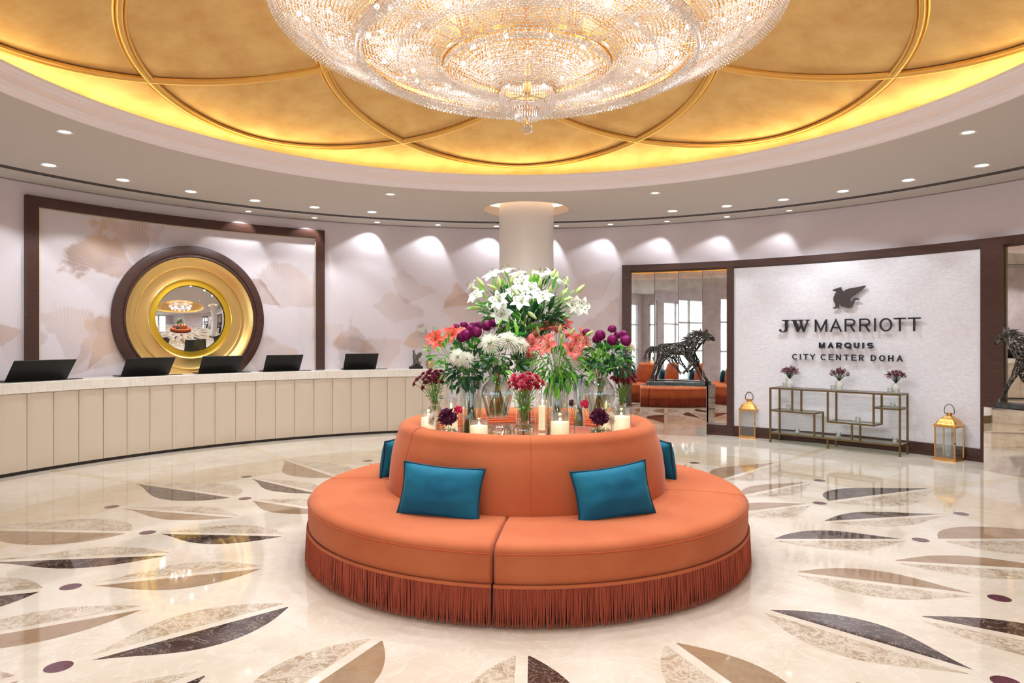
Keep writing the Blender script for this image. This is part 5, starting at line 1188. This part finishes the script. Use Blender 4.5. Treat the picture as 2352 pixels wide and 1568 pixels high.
for r, z, n, e in ((1.62, 4.12, 8, E_CHAND), (1.0, 3.95, 6, E_CHAND*.7), (.42, 3.80, 3, E_CHAND*.5)):
    for i in range(n):
        a = 2*pi*(i+.5)/n; l = bpy.data.lights.new('chandelier_fill', 'POINT'); l.energy = e; l.color = (1, .95, .9); l.shadow_soft_size = .09
        o = bpy.data.objects.new('chandelier_fill', l); COL.objects.link(o); o.parent = ch; o.location = (r*sin(a), -r*cos(a), z)
# ------------------------------------------------------------------ openwork horses
def skin_mesh(chains, sub=2):
    """chains: lists of (x,y,z,r); points closer than 1e-4 are merged; rooted at the first point"""
    vs = []; es = []; rs = []; idx = {}
    for c in chains:
        prev = None
        for x, y, z, r in c:
            k = (round(x, 4), round(y, 4), round(z, 4))
            if k not in idx: idx[k] = len(vs); vs.append((x, y, z)); rs.append(r)
            i = idx[k]
            if prev is not None and prev != i: es.append((prev, i))
            prev = i
    me = bpy.data.meshes.new('tmp'); me.from_pydata(vs, es, []); o = bpy.data.objects.new('tmp', me); COL.objects.link(o)
    o.modifiers.new('s', 'SKIN'); 
    for i, r in enumerate(rs):
        d = me.skin_vertices[0].data[i]; d.radius = (r, r); d.use_root = (i == 0)
    o.modifiers.new('u', 'SUBSURF').levels = sub; return o
def horse_body():
    H_ = []   # x forward, z up (metres), y across; total length about 1.1
    spine = [(-.33, 0, .56, .085), (-.25, 0, .575, .105), (-.12, 0, .555, .10), (.02, 0, .55, .105), (.14, 0, .575, .12), (.22, 0, .62, .10), (.29, 0, .69, .075), (.35, 0, .755, .058), (.40, 0, .79, .05), (.455, 0, .765, .045), (.51, 0, .715, .032), (.545, 0, .685, .026)]
    H_.append(spine)
    H_.append([(.14, 0, .575, .12), (.18, .05, .50, .055), (.22, .06, .40, .04), (.27, .06, .30, .027), (.33, .06, .20, .020), (.375, .06, .09, .017), (.40, .06, .04, .019), (.425, .06, .02, .020)])
    H_.append([(.14, 0, .575, .12), (.16, -.05, .48, .055), (.21, -.06, .375, .038), (.27, -.06, .33, .027), (.20, -.06, .23, .020), (.15, -.06, .18, .018), (.12, -.06, .165, .020)])
    H_.append([(-.25, 0, .575, .105), (-.26, .05, .47, .075), (-.29, .06, .37, .045), (-.35, .06, .27, .028), (-.375, .06, .16, .020), (-.42, .06, .07, .018), (-.435, .06, .02, .021)])
    H_.append([(-.25, 0, .575, .105), (-.18, -.05, .46, .075), (-.10, -.06, .38, .045), (-.06, -.06, .30, .028), (-.0, -.06, .25, .021), (.04, -.06, .19, .018), (.055, -.06, .165, .020)])
    o = skin_mesh(H_); rm = o.modifiers.new('r', 'REMESH'); rm.mode = 'VOXEL'; rm.voxel_size = .012; d = o.modifiers.new('d', 'DECIMATE'); d.ratio = .085
    return baked(o)
def lacework(me, keep=.80, thick=.007, seed=1):
    """dual cells of a triangle mesh, each turned into a little ring of metal"""
    bm = bmesh.new(); bm.from_mesh(me); bmesh.ops.triangulate(bm, faces=bm.faces[:]); rnd = random.Random(seed)
    for v in bm.verts: pass
    bm.verts.ensure_lookup_table(); mb = MB()
    for v in bm.verts:
        fs = list(v.link_faces)
        if len(fs) < 3: continue
        n = v.normal; t1 = n.orthogonal().normalized(); t2 = n.cross(t1)
        cs = sorted([f.calc_center_median()-v.co for f in fs], key=lambda c: atan2(c.dot(t2), c.dot(t1)))
        out = [v.co+c for c in cs]; k = len(out); kk = keep*rnd.uniform(.75, 1.2); solid = rnd.random() < .06
        if solid:
            mb.add([p+n*thick*.3 for p in out], [tuple(range(k))]); continue
        jx = n*rnd.uniform(0, thick*.7); inn = [v.co+c*kk for c in cs]
        mb.add([p-n*thick*.2 for p in out]+[p+n*thick*.5+jx for p in [o_+(i_-o_)*.35 for o_, i_ in zip(out, inn)]]+[p+n*thick*.3+jx*.5 for p in inn]+[p-n*thick for p in inn],
               [(i, (i+1) % k, k+(i+1) % k, k+i) for i in range(k)]+[(k+i, k+(i+1) % k, 2*k+(i+1) % k, 2*k+i) for i in range(k)]+[(2*k+i, 2*k+(i+1) % k, 3*k+(i+1) % k, 3*k+i) for i in range(k)])
    bm.free(); return mb
M_iron = mat('welded_iron', '7A746C', .4, .7, var=.5, vscale=25, c2='4A4642')
hb = horse_body(); lace = mesh('body', lacework(hb), M_iron, angle=30)
def strands(seed, pts, n, L, d, w=.012):
    r = random.Random(seed); mb = MB()
    for i in range(n):
        t = r.random()*(len(pts)-1); a = int(t); p = Vector(pts[a]).lerp(Vector(pts[a+1]), t-a)+Vector((0, r.uniform(-.02, .02), 0)); dd = Vector(d)+Vector((r.uniform(-.35, .35), r.uniform(-.5, .5), r.uniform(-.35, .35)))
        ll = L*r.uniform(.6, 1.15); b = p+dd*ll*.5+Vector((0, 0, .012)); mb.tube([p, b, p+dd*ll], w*.5, 5, taper=[1, .9, .15])
    return mb
mane = mesh('mane', strands(1, [(.17, 0, .70), (.24, 0, .75), (.31, 0, .80), (.37, 0, .835)], 60, .11, (-.9, 0, .10)), M_iron, angle=60)
tail = mesh('tail', strands(2, [(-.39, 0, .60), (-.43, 0, .585), (-.47, 0, .54), (-.50, 0, .47), (-.50, 0, .40)], 70, .12, (-.35, 0, -.75), .016), M_iron, angle=60)
eb = MB()
for s_ in (-1, 1): eb.lathe([(.018, 0), (.016, .025), (.002, .065)], 8, M=Matrix.Translation((.385, s_*.03, .83)) @ Matrix.Rotation(s_*-.15, 4, 'X') @ Matrix.Rotation(.15, 4, 'Y'))
earm = mesh('ears', eb, M_iron)
hf = MB()
for x, y, z in ((.425, .06, .0), (-.435, .06, .0)): hf.lathe([(.0005, 0), (.026, 0), (.02, .04), (.0005, .045)], 12, c=(x, y), M=Matrix.Translation((0, 0, z)))
for x, y, z, a in ((.115, -.06, .15, 2.2), (.06, -.06, .145, 1.9)): hf.lathe([(.0005, -.01), (.025, -.01), (.02, .03), (.0005, .03)], 12, M=Matrix.Translation((x, y, z)) @ Matrix.Rotation(a-1.2, 4, 'Y'))
hoof = mesh('hooves', hf, M_iron)
def horse(label, M, u, v, z, sx, s, rz):
    t = thing('horse_sculpture', label, 'sculpture', tuple(M @ Vector((u, v, z))), rz, group='openwork horses')
    for nm, me in (('body', lace), ('mane', mane), ('tail', tail), ('ears', earm), ('hooves', hoof)):
        o = bpy.data.objects.new(nm, me); COL.objects.link(o); o.parent = t; o.scale = (s, s, s)
        if sx < 0: o.rotation_euler = (0, 0, pi)
    return t
r1 = atan2(11.04-11.36, 3.147-2.13); horse('openwork iron galloping horse on the left mirrored pedestal, facing right', M1, .58, .14, .876, 1, .985, r1)
r2 = atan2(7.13-8.21, 6.02-5.67); horse('openwork iron horse cut off by the right edge, facing left', M2, .545, .17, .829, -1, 1.0, r2)
# ------------------------------------------------------------------ griffin statuette and orchid on the desk end
def on_desk(x, y, dr=.2):
    th, z, Y = ray_r(x, y, DR+dr, DC); return cyl(th, DR+dr, 1.0745, DC), th
p, th = on_desk(955, 850, .1); t = thing('griffin_statuette', 'dark bronze seated griffin statuette on a black block at the right end of the desk', 'statuette', tuple(p), -th)
mb = MB(); mb.box(-.115, .115, -.06, .06, 0, .042, b=.003); obj('plinth', mb, M_black, t); mb = MB(); mb.sphere((.01, 0, .045), .09, 16, 6, sc=(1, .55, .28)); obj('rock', mb, M_blackmet, t)
M_brz = mat('grey_bronze', '6E675E', .45, .5, var=.3, vscale=40)
o = skin_mesh([[(.035, 0, .09, .038), (.01, 0, .14, .04), (-.015, 0, .20, .036), (-.03, 0, .25, .026), (-.035, 0, .285, .02), (-.04, 0, .305, .019), (-.062, 0, .30, .009)], [(-.015, 0, .20, .036), (-.03, .018, .13, .014), (-.035, .018, .07, .011), (-.048, .018, .058, .012)], [(-.015, 0, .20, .036), (-.03, -.018, .13, .014), (-.035, -.018, .07, .011), (-.048, -.018, .058, .012)], [(.035, 0, .09, .038), (.01, .03, .075, .02), (-.01, .03, .062, .012)], [(.035, 0, .09, .038), (.01, -.03, .075, .02), (-.01, -.03, .062, .012)], [(.035, 0, .09, .038), (.075, .0, .075, .009), (.09, 0, .10, .008), (.08, 0, .125, .01)]])
me = baked(o); me.materials.append(M_brz); me.polygons.foreach_set('use_smooth', [True]*len(me.polygons)); o = bpy.data.objects.new('body', me); COL.objects.link(o); o.parent = t
for s_ in (-1, 1):
    mb = MB(); mb.poly([(-.01, .17), (.0, .20), (.02, .235), (.05, .268), (.09, .283), (.092, .27), (.10, .262), (.092, .25), (.097, .24), (.085, .228), (.086, .215), (.07, .205), (.068, .192), (.05, .183), (.045, .17), (.02, .15)], .008, Matrix.Translation((0, s_*.03-.004, 0)) @ Matrix.Rotation(s_*-.12, 4, 'X')); obj('wing', mb, M_brz, t, smooth=False)
mb = MB(); [mb.lathe([(.007, .30), (.006, .315), (.001, .328)], 6, c=(-.03, s_*.01)) for s_ in (-1, 1)]; obj('ears', mb, M_brz, t)
p, th = on_desk(987, 851, .14); pt = thing('orchid_pot', 'round champagne gold orchid pot beside the griffin statuette', 'pot', tuple(p), -th)
mb = MB(); mb.lathe([(.0005, 0), (.04, 0), (.055, .02), (.075, .07), (.078, .10), (.068, .14), (.06, .15), (.055, .15), (.055, .12), (.0005, .11)], 32); obj('body', mb, mat('champagne_glaze', 'C9B389', .2, .4), pt, angle=60)
oc = thing('white_orchid', 'white orchid with arching sprays in the champagne gold pot', 'orchid', tuple(p+Vector((0, 0, .112))), -th)
mb = MB()
for a, L in ((.3, .22), (2.8, .2), (-1.2, .17), (-2.2, .2), (1.6, .15)): ribbon(mb, L, .055, rad(70), rad(65), RZ(a), n=8, m=2, cup=.25)
obj('leaves', mb, F_leaf, oc, angle=180)
for sx, tip in ((-1, -.11), (1, .05)):
    mb = MB(); path = [(0, 0, 0), (sx*.015, 0, .18), (sx*.015, 0, .38), (sx*.02+tip*.2, 0, .50), (sx*.02+tip*.7, -.02, .56), (sx*.02+tip, -.04, .575), (sx*.02+tip*1.5, -.05, .56)]; mb.tube(path, .003, 5); obj('spray_stem', mb, F_twig, oc)
    bl = MB()
    for i in range(6):
        f = i/5; c = Vector(path[4]).lerp(Vector(path[6]), f)+Vector((0, -.015, rn.uniform(-.03, .03)))
        for q in range(5): ribbon(bl, .034, .034, .5, .3, Matrix.Translation(c) @ Matrix.Rotation(pi/2, 4, 'X') @ RZ(q*2*pi/5+f), n=4, m=2, base=.3)
    obj('blossoms', bl, F_white, oc, angle=180)
